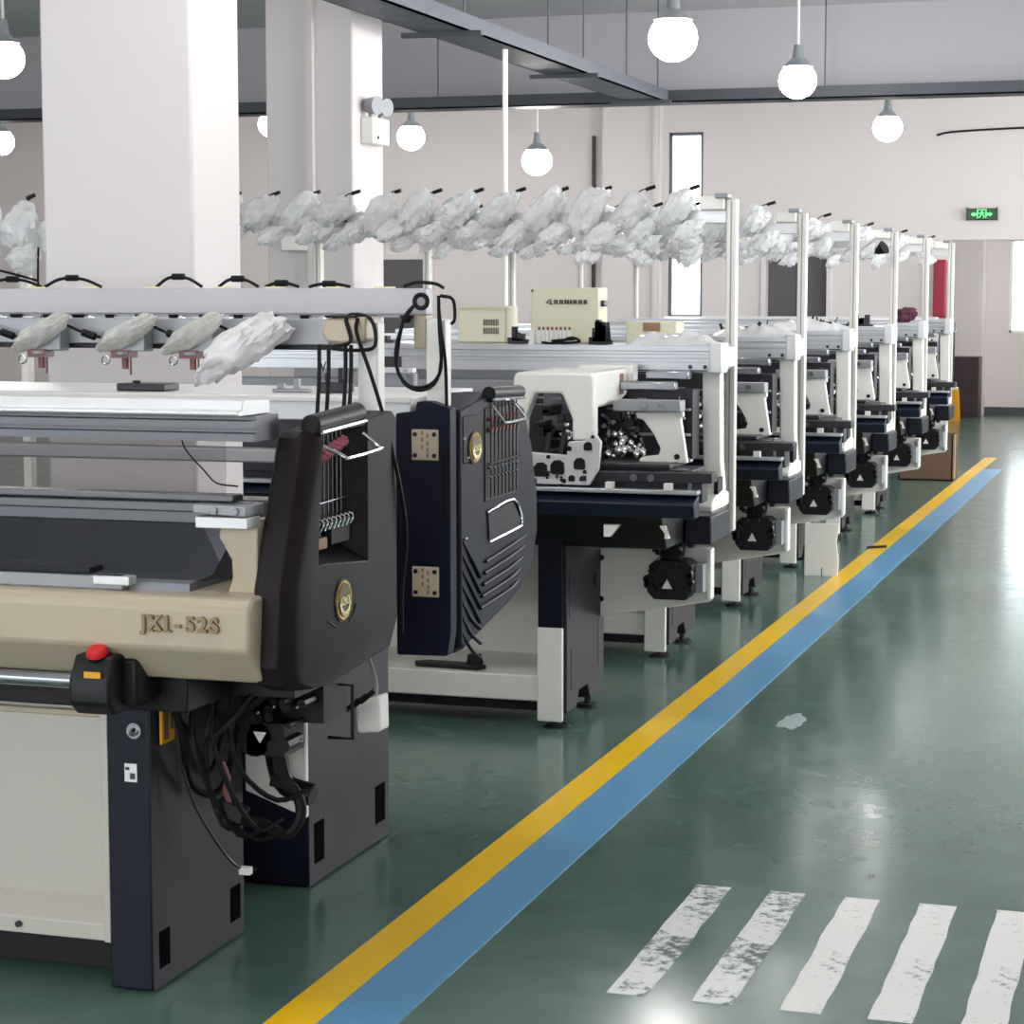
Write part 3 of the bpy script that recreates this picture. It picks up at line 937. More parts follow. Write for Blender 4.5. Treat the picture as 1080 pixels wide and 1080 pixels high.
# ------------------------------------------------------------------ plastic bags over the yarn feeders
def crumple(seed, sx, sy, sz, lean=0.35, amp=.3):
    bm = bmesh.new()
    bmesh.ops.create_icosphere(bm, subdivisions=4, radius=1.0)
    off = Vector((seed * 7.3, seed * 3.1, seed * 1.7))
    for v in bm.verts:
        d = v.co.normalized()
        n = noise.noise(d * 1.4 + off) * amp + abs(noise.noise(d * 3.2 + off * 2)) * amp * .9 - abs(noise.noise(d * 5.0 + off)) * amp * .6 - abs(noise.noise(d * 11 + off)) * amp * .25
        rad = 1.0 + n
        p = d * rad
        p.z *= 1.0 - .25 * max(0, -p.x)
        if p.z < -.35:
            p.z += .35 * noise.noise(Vector((p.x * 4, p.y * 4, seed)))
            p.x *= 1.05
        v.co = Vector((p.x * sx, p.y * sy, p.z * sz + p.x * sx * lean))
    me = bpy.data.meshes.new('plastic_bag')
    bm.to_mesh(me)
    bm.free()
    me.shade_smooth()
    me.set_sharp_from_angle(angle=math.radians(50))
    return me


bagm = []
for k in range(7):
    me = crumple(k + 1, .088, .075, .062 + .008 * (k % 3), .35 + .12 * (k % 3))
    me.materials.append(M['bag'])
    bagm.append(me)
rng = random.Random(21)
names = ['nearest', 'second', 'third', 'fourth', 'fifth', 'last']
for mi in range(6):
    for k in range(13):
        for row in (0, 1):
            if row == 1 and k % 2 == 1 and mi > 0:
                continue
            o = bpy.data.objects.new('plastic_bag', bagm[rng.randrange(7)])
            COL.objects.link(o)
            x = -4.28 + k * .186 + (row * .06) + rng.uniform(-.015, .015)
            o.location = (x, 8.685 + PITCH * mi - .02 * row + rng.uniform(-.01, .01), (1.985 if row == 0 else 1.90) + rng.uniform(-.012, .012))
            s = rng.uniform(.9, 1.12) * (1.0 if row == 0 else .72)
            o.scale = (s, s, s * (1.0 if row == 0 else .8))
            o.rotation_euler = (rng.uniform(-.25, .25), rng.uniform(-.25, .12), rng.uniform(-.4, .4))
            tag(o, 'crumpled clear plastic bag over a yarn feeder on the %s bare machine' % names[mi], 'plastic bag', 'bags on the %s bare machine' % names[mi])

r = root('yarn_stand', (-5.3, 8.77, 0), 'white yarn stand with bagged feeders at the left edge, beside the big pillar', 'yarn stand')
for x in (-6.4, -5.13):
    MB().box(x, x + .043, 8.75, 8.80, 0, 1.9).build('post', 'post', r, bevel=.005)
MB().box(-6.5, -4.62, 8.755, 8.795, 1.88, 1.93).build('yarn_rail', 'alulight', r, bevel=.004)
MB().box(-6.5, -4.62, 8.755, 8.795, .3, .35).build('lower_bar', 'alulight', r, bevel=.004)
for x in (-5.27, -5.08, -4.9):
    MB().box(x - .02, x + .02, 8.70, 8.76, 1.86, 1.95).tube([(x, 8.7, 1.94), (x + .02, 8.7, 2.03), (x + .05, 8.7, 2.075)], .004, 5).cyl((x + .03, 8.7, 2.07), (x + .07, 8.7, 2.085), .01, 8).build('yarn_feeder', 'black', r)
MB().tube([(-5.4, 8.66, 1.86), (-5.25, 8.66, 1.77), (-5.1, 8.66, 1.73), (-4.98, 8.66, 1.70)], .006, 6).tube([(-4.98, 8.67, 1.85), (-4.985, 8.67, 1.70), (-4.975, 8.67, 1.6), (-4.97, 8.67, 1.4)], .005, 6).build('cable', 'rubber', r)
for k, (x, z, sx, sz) in enumerate(((-5.27, 1.89, .095, .15), (-5.08, 1.94, .10, .10), (-5.06, 1.80, .08, .07), (-4.88, 1.92, .1, .1))):
    me = crumple(51 + k, sx, .07, sz, .1, .3)
    me.materials.append(M['bag'])
    o = bpy.data.objects.new('plastic_bag', me)
    COL.objects.link(o)
    o.location = (x, 8.68, z)
    tag(o, ['tall crumpled clear bag at the left edge on the yarn stand', 'round clear bag on the yarn stand next to the big pillar', 'small clear bag hanging low on the yarn stand', 'clear bag on the yarn stand hidden behind the big pillar'][k], 'plastic bag', 'bags on the left yarn stand')

# ------------------------------------------------------------------ things lying on the bare machines
def control_box(x0, x1, y0, y1, z0, z1, label):
    r = root('control_box', ((x0 + x1) / 2, (y0 + y1) / 2, z0), label, 'control box')
    MB().box(x0, x1, y0, y1, z0, z1).build('body', 'boxcream', r, bevel=.006)
    return r


r = control_box(-2.64, -2.345, 8.60, 8.74, 1.439, 1.668, 'tall cream control box with printed dark lettering on the nearest bare machine')
mb = MB()
for k, (x, w) in enumerate([(-2.535, .018), (-2.512, .018), (-2.49, .022), (-2.468, .012), (-2.452, .018), (-2.43, .018), (-2.408, .016)]):
    mb.box(x, x + w * .8, 8.594, 8.6, 1.612, 1.617).box(x, x + w * .8, 8.594, 8.6, 1.604, 1.608).box(x, x + w * .25, 8.594, 8.6, 1.600, 1.618).box(x + w * .55, x + w * .8, 8.594, 8.6, 1.600, 1.614)
mb.build('printed_lettering', 'ink', r, smooth=False)
mb = MB().tube([(-2.568, 8.597, 1.602), (-2.562, 8.597, 1.613), (-2.552, 8.597, 1.619), (-2.549, 8.597, 1.606), (-2.556, 8.597, 1.6), (-2.541, 8.597, 1.6)], .002, 5)
mb.box(-2.572, -2.55, 8.595, 8.6, 1.606, 1.609)
mb.build('printed_emblem', 'ink', r)
MB().box(-2.345, -2.33, 8.63, 8.69, 1.59, 1.615).build('side_knob', 'iron', r, bevel=.004)
MB().cyl((-2.63, 8.602, 1.655), (-2.63, 8.596, 1.655), .005).build('corner_screw', 'iron', r)
r = control_box(-2.96, -2.75, 8.60, 8.78, 1.439, 1.59, 'low cream control box with two vent grilles on the nearest bare machine')
mb = MB()
for z in (1.475, 1.51):
    for k in range(10):
        mb.box(-2.845 + k * .007, -2.842 + k * .007, 8.596, 8.601, z, z + .026)
mb.build('vent_grille', 'ink', r, smooth=False)
MB().box(-2.97, -2.74, 8.59, 8.60, 1.583, 1.593).build('lid_edge', 'boxcream', r)
r = control_box(-2.235, -2.02, 8.62, 8.76, 1.439, 1.53, 'small pale control box behind the plastic sheet on the nearest bare machine')
MB().box(-2.16, -2.09, 8.612, 8.62, 1.49, 1.525).build('brown_label', 'brown', r)

r = root('bobbin_rack', (-2.5, 8.47, 1.438), 'row of small white bobbins with black cables in front of the tall control box', 'bobbin rack')
for k in range(8):
    b = MB().cyl((-2.565 + k * .0185, 8.48, 1.44), (-2.565 + k * .0185, 8.48, 1.495), .0085, 10).build('bobbin', 'label', r)
    MB().cyl((-2.565 + k * .0185, 8.48, 1.495), (-2.565 + k * .0185, 8.48, 1.508), .005, 8).build('bobbin_tip', 'redbrown', b)
MB().box(-2.60, -2.58, 8.46, 8.5, 1.438, 1.50).build('end_plate', 'label', r)
MB().tube([(-2.54, 8.44, 1.445), (-2.48, 8.43, 1.442), (-2.42, 8.45, 1.465), (-2.38, 8.44, 1.45), (-2.44, 8.42, 1.444), (-2.5, 8.44, 1.45), (-2.40, 8.43, 1.46)], .006, 6).build('cable', 'rubber', r)


def cluster(x, y, z, label, seed, n=10, w=.07, h=.07):
    g = random.Random(seed)
    mb = MB()
    mb.box(x - w, x + w, y - .03, y + .03, z, z + .012)
    for k in range(n):
        a, b = g.uniform(-w, w), g.uniform(.01, h)
        s = g.uniform(.006, .018)
        if k % 2:
            mb.box(x + a - s, x + a + s, y - .02, y + .02, z, z + b)
        else:
            mb.cyl((x + a, y, z + .005), (x + a + g.uniform(-.03, .03), y + g.uniform(-.02, .02), z + b), s * .5, 7)
    return tag(mb.build('machine_fitting', g.choice(['iron', 'black', 'greymetal'])), label, 'machine part')


cluster(-2.30, 8.48, 1.438, 'dark metal fitting between the tall and small control boxes', 4, 14, .04, .1)
cluster(-2.66, 8.50, 1.438, 'grey metal fitting between the two big cream control boxes', 8, 12, .03, .07)
cluster(-3.3, 8.5, 1.438, 'dark metal fitting on the nearest bare machine, left of the looped cables', 9, 12, .1, .06)
for mi, sd in ((1, 31), (2, 35), (3, 41)):
    cluster(-2.05, 8.5 + PITCH * mi, 1.438, 'loose dark fittings on top of the %s bare machine' % names[mi], sd, 18, .14, .08)
mb = MB().tube([(-3.2, 8.5, 1.5), (-3.1, 8.48, 1.47), (-3.0, 8.45, 1.5), (-3.05, 8.5, 1.46), (-2.98, 8.52, 1.445)], .006)


def sheet(x0, x1, y0, y1, z, h, label, seed, m='bag'):
    bm = MB()
    nx, ny = 26, 12
    vv = {}
    for side in (0, 1):
        for i in range(nx + 1):
            for j in range(ny + 1):
                u, v = i / nx, j / ny
                e = min(u, 1 - u, v, 1 - v)
                hh = h * min(1, e * 5) * (.55 + .9 * abs(noise.noise(Vector((u * 5 + seed, v * 4, seed))))) + .006 * noise.noise(Vector((u * 22, v * 16, seed)))
                wob = .03 * noise.noise(Vector((u * 3, v * 3, seed + 5)))
                vv[side, i, j] = bm.bm.verts.new((x0 + (x1 - x0) * u + wob, y0 + (y1 - y0) * v + wob, z + (max(.004, hh + .004) if side else 0)))
    for side in (0, 1):
        for i in range(nx):
            for j in range(ny):
                q = [vv[side, i, j], vv[side, i + 1, j], vv[side, i + 1, j + 1], vv[side, i, j + 1]]
                bm.bm.faces.new(q if side else q[::-1])
    for i in range(nx):
        bm.bm.faces.new((vv[0, i, 0], vv[0, i + 1, 0], vv[1, i + 1, 0], vv[1, i, 0]))
        bm.bm.faces.new((vv[0, i + 1, ny], vv[0, i, ny], vv[1, i, ny], vv[1, i + 1, ny]))
    for j in range(ny):
        bm.bm.faces.new((vv[0, 0, j + 1], vv[0, 0, j], vv[1, 0, j], vv[1, 0, j + 1]))
        bm.bm.faces.new((vv[0, nx, j], vv[0, nx, j + 1], vv[1, nx, j + 1], vv[1, nx, j]))
    return tag(bm.build('plastic_sheet', m), label, 'plastic sheet')


sheet(-2.16, -1.83, 8.36, 8.6, 1.439, .05, 'crumpled grey plastic sheet on the right end of the nearest bare machine', 3)
sheet(-2.2, -1.83, 8.36 + PITCH, 8.7 + PITCH, 1.439, .05, 'crumpled clear plastic sheet on the second bare machine', 7)
sheet(-2.25, -1.83, 8.36 + 2 * PITCH, 8.7 + 2 * PITCH, 1.439, .06, 'crumpled clear plastic sheet on the third bare machine', 9)
me = crumple(12, .085, .07, .055, .05, .35)
me.materials.append(M['maroondark'])
o = bpy.data.objects.new('cloth_bundle', me)
COL.objects.link(o)
o.location = (-1.95, 8.58 + 4 * PITCH, 1.49)
tag(o, 'dark maroon cloth bundle on top of the fifth bare machine', 'cloth')
r = root('yarn_cup', (-2.0, 8.6 + 3 * PITCH, 1.85), 'small black funnel cup under the bags of the fourth bare machine', 'yarn guide')
MB().cyl((-1.92, 8.66 + 3 * PITCH, 1.90), (-1.87, 8.64 + 3 * PITCH, 1.93), .018, 14, .045).build('cup', 'rubber', r)
MB().cyl((-2.05, 8.7 + 3 * PITCH, 1.87), (-1.92, 8.66 + 3 * PITCH, 1.90), .01, 8).build('stem', 'rubber', r)

# shelf tool, leaning panel, black strip, pale floor patch
r = root('foot_pedal', (-2.7, 7.92, .195), 'grey foot lever lying on the white base shelf of the nearest bare machine', 'tool')
MB().prism([(-2.86, 7.80), (-2.60, 7.78), (-2.58, 7.83), (-2.68, 7.87), (-2.84, 7.88), (-2.88, 7.84)], 'z', .196, .212).build('plate', 'legside', r, bevel=.004)
MB().prism([(-2.66, .21), (-2.60, .21), (-2.61, .25), (-2.655, .25)], 'y', 7.82, 7.86).build('upright', 'legside', r, bevel=.003)
r = root('steel_panel', (-2.04, 12.43, 0), 'white slotted steel panel standing against the leg of the third bare machine', 'panel')
r0 = MB().prism([(-2.115, 0), (-2.04, 0), (-2.04, .05), (-2.03, .05), (-2.03, 0), (-1.94, .0), (-1.937, .1), (-1.95, .2), (-1.935, .31), (-2.115, .31)], 'y', 12.42, 12.435)
r0.build('sheet', 'white', r, bevel=.002)
MB().box(-2.135, -2.115, 12.42, 12.48, 0, .31).build('folded_edge', 'white', r, bevel=.002)
tag(MB().prism([(-1.985, 13.9), (-1.87, 14.0), (-1.86, 13.93), (-1.97, 13.85)], 'z', 0.0016, .012).build('metal_strip', 'rubber'), 'small black strip lying on the floor by the yellow line', 'scrap')
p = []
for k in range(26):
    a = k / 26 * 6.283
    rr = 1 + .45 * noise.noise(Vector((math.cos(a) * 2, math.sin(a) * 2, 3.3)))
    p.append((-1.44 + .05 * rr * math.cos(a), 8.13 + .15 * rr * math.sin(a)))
tag(MB().prism(p, 'z', 0, .002).build('pale_floor_patch', 'scrap', smooth=False), 'small pale irregular patch on the green floor right of the blue band', 'scrap')  # thin pale patch with an irregular outline


# ------------------------------------------------------------------ covered machine (nearest)
def badge(parent, x, y, z, ry, rz):
    """oval gold badge facing +X"""
    def oval(a, b, x0, x1, m, nm, par, n=36):
        return MB().prism([(y + a * math.cos(t * 2 * math.pi / n), z + b * math.sin(t * 2 * math.pi / n)) for t in range(n)], 'x', x0, x1).build(nm, m, par, smooth=False)
    b0 = oval(ry * 1.14, rz * 1.12, x, x + .003, 'black', 'badge', parent)
    oval(ry, rz, x + .003, x + .005, 'gold', 'badge_rim', b0)
    oval(ry * .84, rz * .86, x + .005, x + .0065, 'golddark', 'badge_field', b0)
    mb = MB()
    xa, xb = x + .0065, x + .009
    for s in (-1, 1):
        yy = y + s * ry * .3
        w, h = ry * .25, rz * .2
        mb.box(xa, xb, yy - w, yy + w, z + rz * .2, z + rz * .12 + h * .1).box(xa, xb, yy - w, yy + w, z - rz * .22, z - rz * .14)
        mb.box(xa, xb, yy - w, yy - w * .5, z - rz * .2, z + rz * .2).box(xa, xb, yy + w * .5, yy + w, z - rz * .2, z + rz * .2)
    for k in range(7):
        a = math.pi * (1.12 + .76 * k / 6)
        c = (y + ry * .66 * math.cos(a), z + rz * .68 * math.sin(a))
        mb.ball((xb - .001, c[0], c[1]), ry * .13, 1, (.2, 1, 1.2))
    mb.build('badge_emblem', 'goldlight', b0)
    return b0


def covered_machine(label):
    r = root('knitting_machine', (-2.35, 4.46, 0), label, 'knitting machine', 'covered knitting machines')
    XL_, XE = -4.6, -1.93
    for x in (-2.41, -4.58):
        leg = MB().box(x, x + .11, 4.46, 4.97, .005, .74).build('leg', 'navy', r, bevel=.004)
        MB().box(x + .1095, x + .113, 4.462, 4.968, .006, .735).build('leg_side', 'legside', leg, smooth=False)
        loose(MB().box(x + .112, x + .114, 4.49, 4.545, .05, .14).box(x + .112, x + .114, 4.885, 4.945, .05, .14), 'lift_slot', 'void', leg, smooth=False)
    # lower front panel between the legs
    p = MB().box(XL_ + .12, -2.43, 4.52, 4.54, .18, .70).build('front_panel', 'panel', r, bevel=.004)
    MB().box(-2.43, -2.411, 4.465, 4.54, .11, .69).build('panel_flange', 'panel', p, bevel=.003)
    MB().prism([(4.47, .112), (4.47, .152), (4.52, .205), (4.54, .205), (4.54, .112)], 'x', XL_ + .12, -2.412).build('panel_sill', 'panel', p, bevel=.003)
    MB().cyl((-2.66, 4.47, .135), (-2.66, 4.462, .135), .008).build('panel_screw', 'iron', p)
    MB().box(XL_ + .12, -2.43, 4.50, 4.52, .645, .66).build('panel_lip', 'cream', p, bevel=.003)
    MB().box(XL_, -2.15, 4.36, 4.95, .70, .785).build('under_beam', 'black', r, bevel=.004)
    MB().box(XL_ + .12, -2.43, 4.55, 4.95, .02, .10).build('base_beam', 'black', r)
    MB().tube([(-2.6, 4.7, .02), (-2.5, 4.6, .02)], .01)
    # cream apron with raised model letters
    ap = MB().prism([(4.24, .988), (4.215, .965), (4.215, .872), (4.30, .79), (4.55, .79), (4.55, .988)], 'x', XL_, XE).build('front_apron', 'cream', r, bevel=.008)
    for ch, x in zip('JX1-52S', (-2.178, -2.152, -2.123, -2.096, -2.066, -2.037, -2.009)):
        text_part('raised_letter', ch, .046, .005, 'letter', ap, (x, 4.211, .928), sx=1.0, bold=.0016)
    mb = MB()
    for x, z, w in ((-2.174, .944, .009), (-2.160, .944, .006), (-2.144, .944, .006), (-2.160, .912, .006), (-2.144, .912, .006), (-2.122, .912, .010), (-2.127, .942, .005)):
        mb.box(x - w, x + w, 4.206, 4.216, z - .0022, z + .0022)
    loose(mb, 'letter_serif', 'letter', ap)
    # start bar and emergency stop
    MB().cyl((XL_, 4.2, .792), (-2.345, 4.2, .792), .017, 18).build('start_bar', 'steel', r)
    es = MB().prism([(4.17, .80), (4.20, .852), (4.32, .852), (4.36, .72), (4.20, .72), (4.17, .745)], 'x', -2.345, -2.245).box(-2.345, -2.215, 4.24, 4.36, .735, .84).build('stop_box', 'black', r, bevel=.008)
    MB().cyl((-2.29, 4.205, .848), (-2.29, 4.202, .853), .022, 18).build('button_collar', 'black', es)
    MB().cyl((-2.29, 4.215, .835), (-2.29, 4.205, .857), .013, 14).cyl((-2.29, 4.205, .852), (-2.29, 4.199, .868), .026, 22, .022).build('stop_button', 'red', es, bevel=.003)
    MB().box(-2.305, -2.265, 4.168, 4.171, .806, .82).rot(-.0, 'X', (0, 0, 0)).build('button_label', 'yellow', es, smooth=False)
    # needle bed behind the smoked window
    MB().prism([(4.30, .988), (4.30, 1.005), (4.42, 1.012), (4.62, 1.15), (4.70, 1.15), (4.70, .988)], 'x', XL_, -2.11).build('needle_bed', 'bedsteel', r)
    MB().box(XL_, -2.26, 4.27, 4.31, .988, 1.02).build('bed_apron', 'greymetal', r, bevel=.004)
    MB().box(XL_, -2.34, 4.268, 4.33, 1.024, 1.036).build('bed_strip', 'black', r)
    MB().box(-2.33, -2.24, 4.262, 4.30, 1.0, 1.02).build('bed_latch', 'alulight', r, bevel=.003)
    w = [(XL_, 1.012), (-2.075, 1.012), (-2.045, 1.02), (-2.04, 1.05), (-2.06, 1.09), (-2.085, 1.14), (XL_, 1.14)]
    MB().prism(w, 'y', 4.31, 4.314).build('lower_window', 'smoke', r, smooth=False)
    MB().box(XL_, -2.03, 4.318, 4.36, 1.137, 1.19).box(XL_, -1.965, 4.30, 4.36, 1.165, 1.188).box(XL_, -2.0, 4.295, 4.35, 1.19, 1.206).build('middle_rail', 'aludark', r, bevel=.004)
    br = MB().prism([(-2.082, 1.188), (-1.955, 1.186), (-1.955, 1.162), (-2.082, 1.168)], 'y', 4.262, 4.36).build('window_bracket', 'greymetal', r, bevel=.003)
    MB().box(-2.08, -1.955, 4.27, 4.34, 1.135, 1.16).build('bracket_lip', 'alulight', br, bevel=.002)
    for x in (-2.03, -1.98):
        loose(MB().cyl((x, 4.262, 1.175), (x, 4.255, 1.175), .009, 12), 'bolt', 'steel', br)
    MB().prism([(-2.045, 1.135), (-1.957, 1.15), (-1.957, .985), (-2.03, .985), (-2.018, 1.02), (-2.02, 1.06), (-2.05, 1.11)], 'y', 4.325, 4.46).build('end_bracket', 'cream', r, bevel=.004)
    MB().box(XL_, -2.02, 4.30, 4.304, 1.2, 1.33).build('upper_window', 'acrylic', r, smooth=False)
    MB().tube([(-2.125, 4.298, 1.33), (-2.11, 4.297, 1.30), (-2.07, 4.297, 1.26), (-2.04, 4.298, 1.232), (-1.99, 4.3, 1.226)], .002, 6).build('thin_wire', 'rubber', r)
    # top rails
    mb = MB()
    mb.prism([(4.29, 1.325), (4.29, 1.342), (4.31, 1.344), (4.31, 1.352), (4.28, 1.354), (4.28, 1.37), (4.305, 1.372), (4.305, 1.38), (4.42, 1.38), (4.42, 1.325)], 'x', XL_, -1.945)
    mb.build('top_rail', 'aludark', r)
    MB().prism([(4.26, 1.381), (4.25, 1.385), (4.25, 1.391), (4.27, 1.394), (4.28, 1.416), (4.31, 1.416), (4.42, 1.412), (4.42, 1.381)], 'x', XL_, -1.965).build('top_ledge', 'alulight', r, bevel=.002)
    # charcoal side cover with window
    mb = MB()
    def side(x, k):
        base = [(4.29, 1.0), (4.272, .83), (4.30, .785), (4.36, .765), (4.44, .758), (4.70, .772), (4.90, .785), (4.95, .85), (4.95, 1.345), (4.92, 1.362), (4.455, 1.338), (4.425, 1.325)]
        return [(x, y + (k if y < 4.5 else -k * .2), z) for y, z in base]
    mb.loft([side(-1.955, 0.012), side(-1.945, 0), side(-1.892, .004), side(-1.868, .03), side(-1.86, .05)])
    cov = mb.build('side_cover', 'cover', r)
    cut = MB().loft([[(-1.93, 4.50, 1.06), (-1.93, 4.50, 1.5), (-1.93, 4.72, 1.5), (-1.93, 4.72, 1.06)],
                     [(-1.84, 4.425, 1.03), (-1.84, 4.475, 1.5), (-1.84, 4.755, 1.5), (-1.84, 4.755, 1.0)]]).build('cutter', 'cover')
    bo = cov.modifiers.new('cut', 'BOOLEAN')
    bo.operation = 'DIFFERENCE'
    bo.object = cut
    bo.solver = 'EXACT'
    dg = bpy.context.evaluated_depsgraph_get()
    dg.update()
    nm = bpy.data.meshes.new_from_object(cov.evaluated_get(dg))
    cov.modifiers.clear()
    cov.data = nm
    nm.materials.clear()
    nm.materials.append(M['cover'])
    nm.shade_smooth()
    nm.set_sharp_from_angle(angle=math.radians(28))
    bpy.data.objects.remove(cut)
    md = cov.modifiers.new('bevel', 'BEVEL')
    md.width, md.segments, md.limit_method, md.angle_limit = .006, 2, 'ANGLE', math.radians(28)
    # tension unit in the cover window
    MB().prism([(4.49, 1.07), (4.72, 1.07), (4.72, 1.32), (4.52, 1.32)], 'x', -1.935, -1.928).build('window_back', 'black', cov, smooth=False)
    ro = MB().cyl((-1.885, 4.46, 1.352), (-1.885, 4.75, 1.366), .024, 22).box(-1.905, -1.865, 4.47, 4.75, 1.334, 1.352).build('tension_roller', 'black', cov, bevel=.004)
    MB().tube([(-1.862, 4.475, 1.336), (-1.862, 4.74, 1.347)], .005, 8, 1).build('roller_strip', 'chrome', ro)
    MB().tube([(-1.87, 4.50, 1.305), (-1.83, 4.525, 1.279), (-1.826, 4.545, 1.274), (-1.826, 4.735, 1.281), (-1.832, 4.745, 1.288), (-1.87, 4.742, 1.318)], .0042, 8, 3).build('wire_handle', 'chrome', cov)
    mb, mp, mh = MB(), MB(), MB()
    for k in range(8):
        y = 4.505 + k * .026
        mb.cyl((-1.905, y, 1.09), (-1.905, y, 1.335), .0022, 6)
        mp.cyl((-1.902, y, 1.262 + .006 * k), (-1.888, y + .006, 1.255 + .006 * k), .0085, 10).cyl((-1.902, y, 1.284 + .004 * k), (-1.89, y + .006, 1.278 + .004 * k), .006, 10)
        mh.tube([(-1.90, y, 1.115), (-1.884, y, 1.135), (-1.878, y + .006, 1.125), (-1.886, y + .008, 1.108)], .0038, 6, 2)
    mb.cyl((-1.90, 4.49, 1.165), (-1.90, 4.72, 1.17), .003, 6)
    loose(mb, 'thread_rod', 'steel', cov)
    loose(mp, 'tension_disc', 'pink', cov)
    loose(mh, 'thread_hook', 'chrome', cov)
    MB().box(-1.925, -1.89, 4.49, 4.57, 1.062, 1.09).build('tan_block', 'brown', cov, bevel=.004)
    MB().box(-1.925, -1.885, 4.58, 4.69, 1.07, 1.11).build('thread_brush', 'rubber', cov)
    badge(cov, -1.8605, 4.583, .942, .046, .046)
    MB().tube([(-1.859, 4.49, .905), (-1.859, 4.53, .888), (-1.859, 4.545, .884)], .002, 5).tube([(-1.859, 4.625, .885), (-1.859, 4.648, .90), (-1.859, 4.662, .922)], .002, 5).build('badge_flourish', 'black', cov)
    # lock, sticker on the leg
    MB().cyl((-2.335, 4.46, .63), (-2.335, 4.452, .63), .019, 18).cyl((-2.335, 4.452, .63), (-2.333, 4.442, .625), .008, 10).build('lock', 'steel', r)
    st = MB().box(-2.363, -2.331, 4.457, 4.46, .507, .55).build('sticker', 'label', r, smooth=False)
    MB().box(-2.348, -2.336, 4.455, 4.457, .514, .528).box(-2.36, -2.35, 4.455, 4.457, .535, .542).build('sticker_print', 'ink', st, smooth=False)
    # take-down motor, plate and loose cables below the cover
    MB().prism([(-2.30, .37), (-2.13, .31), (-2.13, .66), (-2.30, .66)], 'y', 4.99, 5.01).build('motor_plate', 'white', r, bevel=.004)
    g = random.Random(12)
    mb = MB().box(-2.19, -2.0, 4.80, 4.95, .60, .70).box(-2.17, -2.07, 4.72, 4.84, .53, .61).box(-2.18, -1.99, 4.6, 4.95, .70, .79)
    mb.cyl((-2.15, 4.76, .57), (-2.15, 4.72, .57), .045, 18)
    for k in range(26):
        x, z = g.uniform(-2.18, -2.02), g.uniform(.55, .72)
        mb.cyl((x, 4.8, z), (x, 4.70 + g.uniform(0, .05), z), g.uniform(.007, .02), 8)
    mb.tube([(-2.12, 4.78, .56), (-2.12, 4.79, .50), (-2.10, 4.80, .44), (-2.03, 4.8, .42)], .028, 10)
    mo = mb.build('takedown_motor', 'black', r)
    MB().prism([(-2.142, .592), (-2.108, .592), (-2.125, .565)], 'y', 4.697, 4.70).build('warning_triangle', 'label', mo, smooth=False)
    mb = MB()
    for k in range(6):
        mb.ball((g.uniform(-2.17, -2.0), 4.70, g.uniform(.55, .72)), .006, 1)
    loose(mb, 'motor_screw', 'steel', mo)
    MB().tube([(-2.03, 4.9, .68), (-1.965, 4.9, .68), (-1.965, 4.9, .545), (-2.03, 4.9, .545)], .005, 6, 1).build('wire_bracket', 'black', r)
    mb = MB()
    starts = [(-2.26, 4.52, .72), (-2.22, 4.55, .72), (-2.2, 4.6, .71), (-2.18, 4.55, .71), (-2.24, 4.6, .72), (-2.15, 4.6, .71)]
    mids = [(-2.25, 4.6, .58), (-2.2, 4.55, .5), (-2.21, 4.62, .43), (-2.14, 4.56, .48), (-2.285, 4.7, .5), (-2.12, 4.58, .52)]
    ends = [(-2.12, 4.62, .40), (-2.08, 4.66, .38), (-2.04, 4.7, .36), (-2.04, 4.64, .40), (-2.27, 4.8, .56), (-2.0, 4.72, .46)]
    for a, b, c in zip(starts, mids, ends):
        mb.tube([a, ((a[0] + b[0]) / 2 - .02, (a[1] + b[1]) / 2, (a[2] + b[2]) / 2), b, ((b[0] + c[0]) / 2, (b[1] + c[1]) / 2, min(b[2], c[2]) - .02), c], .0065, 6)
    mb.tube([(-2.26, 4.5, .7), (-2.25, 4.53, .62), (-2.27, 4.62, .47), (-2.24, 4.72, .44), (-2.2, 4.75, .62)], .009, 6)
    mb.tube([(-2.17, 4.6, .40), (-2.10, 4.64, .385), (-2.05, 4.68, .35), (-2.02, 4.7, .40), (-2.04, 4.7, .46), (-2.09, 4.68, .48)], .014, 8)
    mb.tube([(-2.18, 4.58, .7), (-2.2, 4.56, .60), (-2.14, 4.56, .64), (-2.1, 4.6, .70)], .008, 6)
    mb.tube([(-2.23, 4.6, .69), (-2.17, 4.58, .655), (-2.11, 4.6, .67), (-2.06, 4.62, .71)], .008, 6)
    mb.build('cable_bundle', 'rubber', r)
    MB().box(-2.19, -2.12, 4.58, 4.62, .405, .44).rot(.35, 'Y', (-2.155, 4.6, .42)).build('cable_connector', 'black', r)
    MB().tube([(-2.27, 4.55, .56), (-2.25, 4.6, .42), (-2.22, 4.7, .28), (-2.19, 4.74, .235), (-2.165, 4.76, .235)], .004, 6).build('thin_cable', 'iron', r)
    MB().box(-2.2, -2.172, 4.73, 4.75, .225, .243).build('wire_plug', 'label', r)
    MB().tube([(-2.155, 4.6, .42), (-2.165, 4.585, .47), (-2.155, 4.58, .50), (-2.17, 4.58, .54)], .007, 6).build('red_cable', 'redbrown', r)
    # rear post with motor and front yarn rail
    MB().box(-1.985, -1.93, 5.0, 5.05, .75, 1.575).build('rear_post', 'white', r, bevel=.005)
    hd = MB().prism([(-2.045, 1.585), (-1.935, 1.59), (-1.935, 1.53), (-2.0, 1.522), (-2.04, 1.527), (-2.055, 1.55)], 'y', 4.93, 5.05).build('rail_motor', 'cream', r, bevel=.008)
    MB().box(-2.04, -1.96, 4.925, 5.05, 1.587, 1.593).build('motor_top', 'black', hd, bevel=.002)
    MB().box(XL_, -2.05, 4.98, 5.04, 1.518, 1.583).build('yarn_rail', 'greymetal', r, bevel=.003)
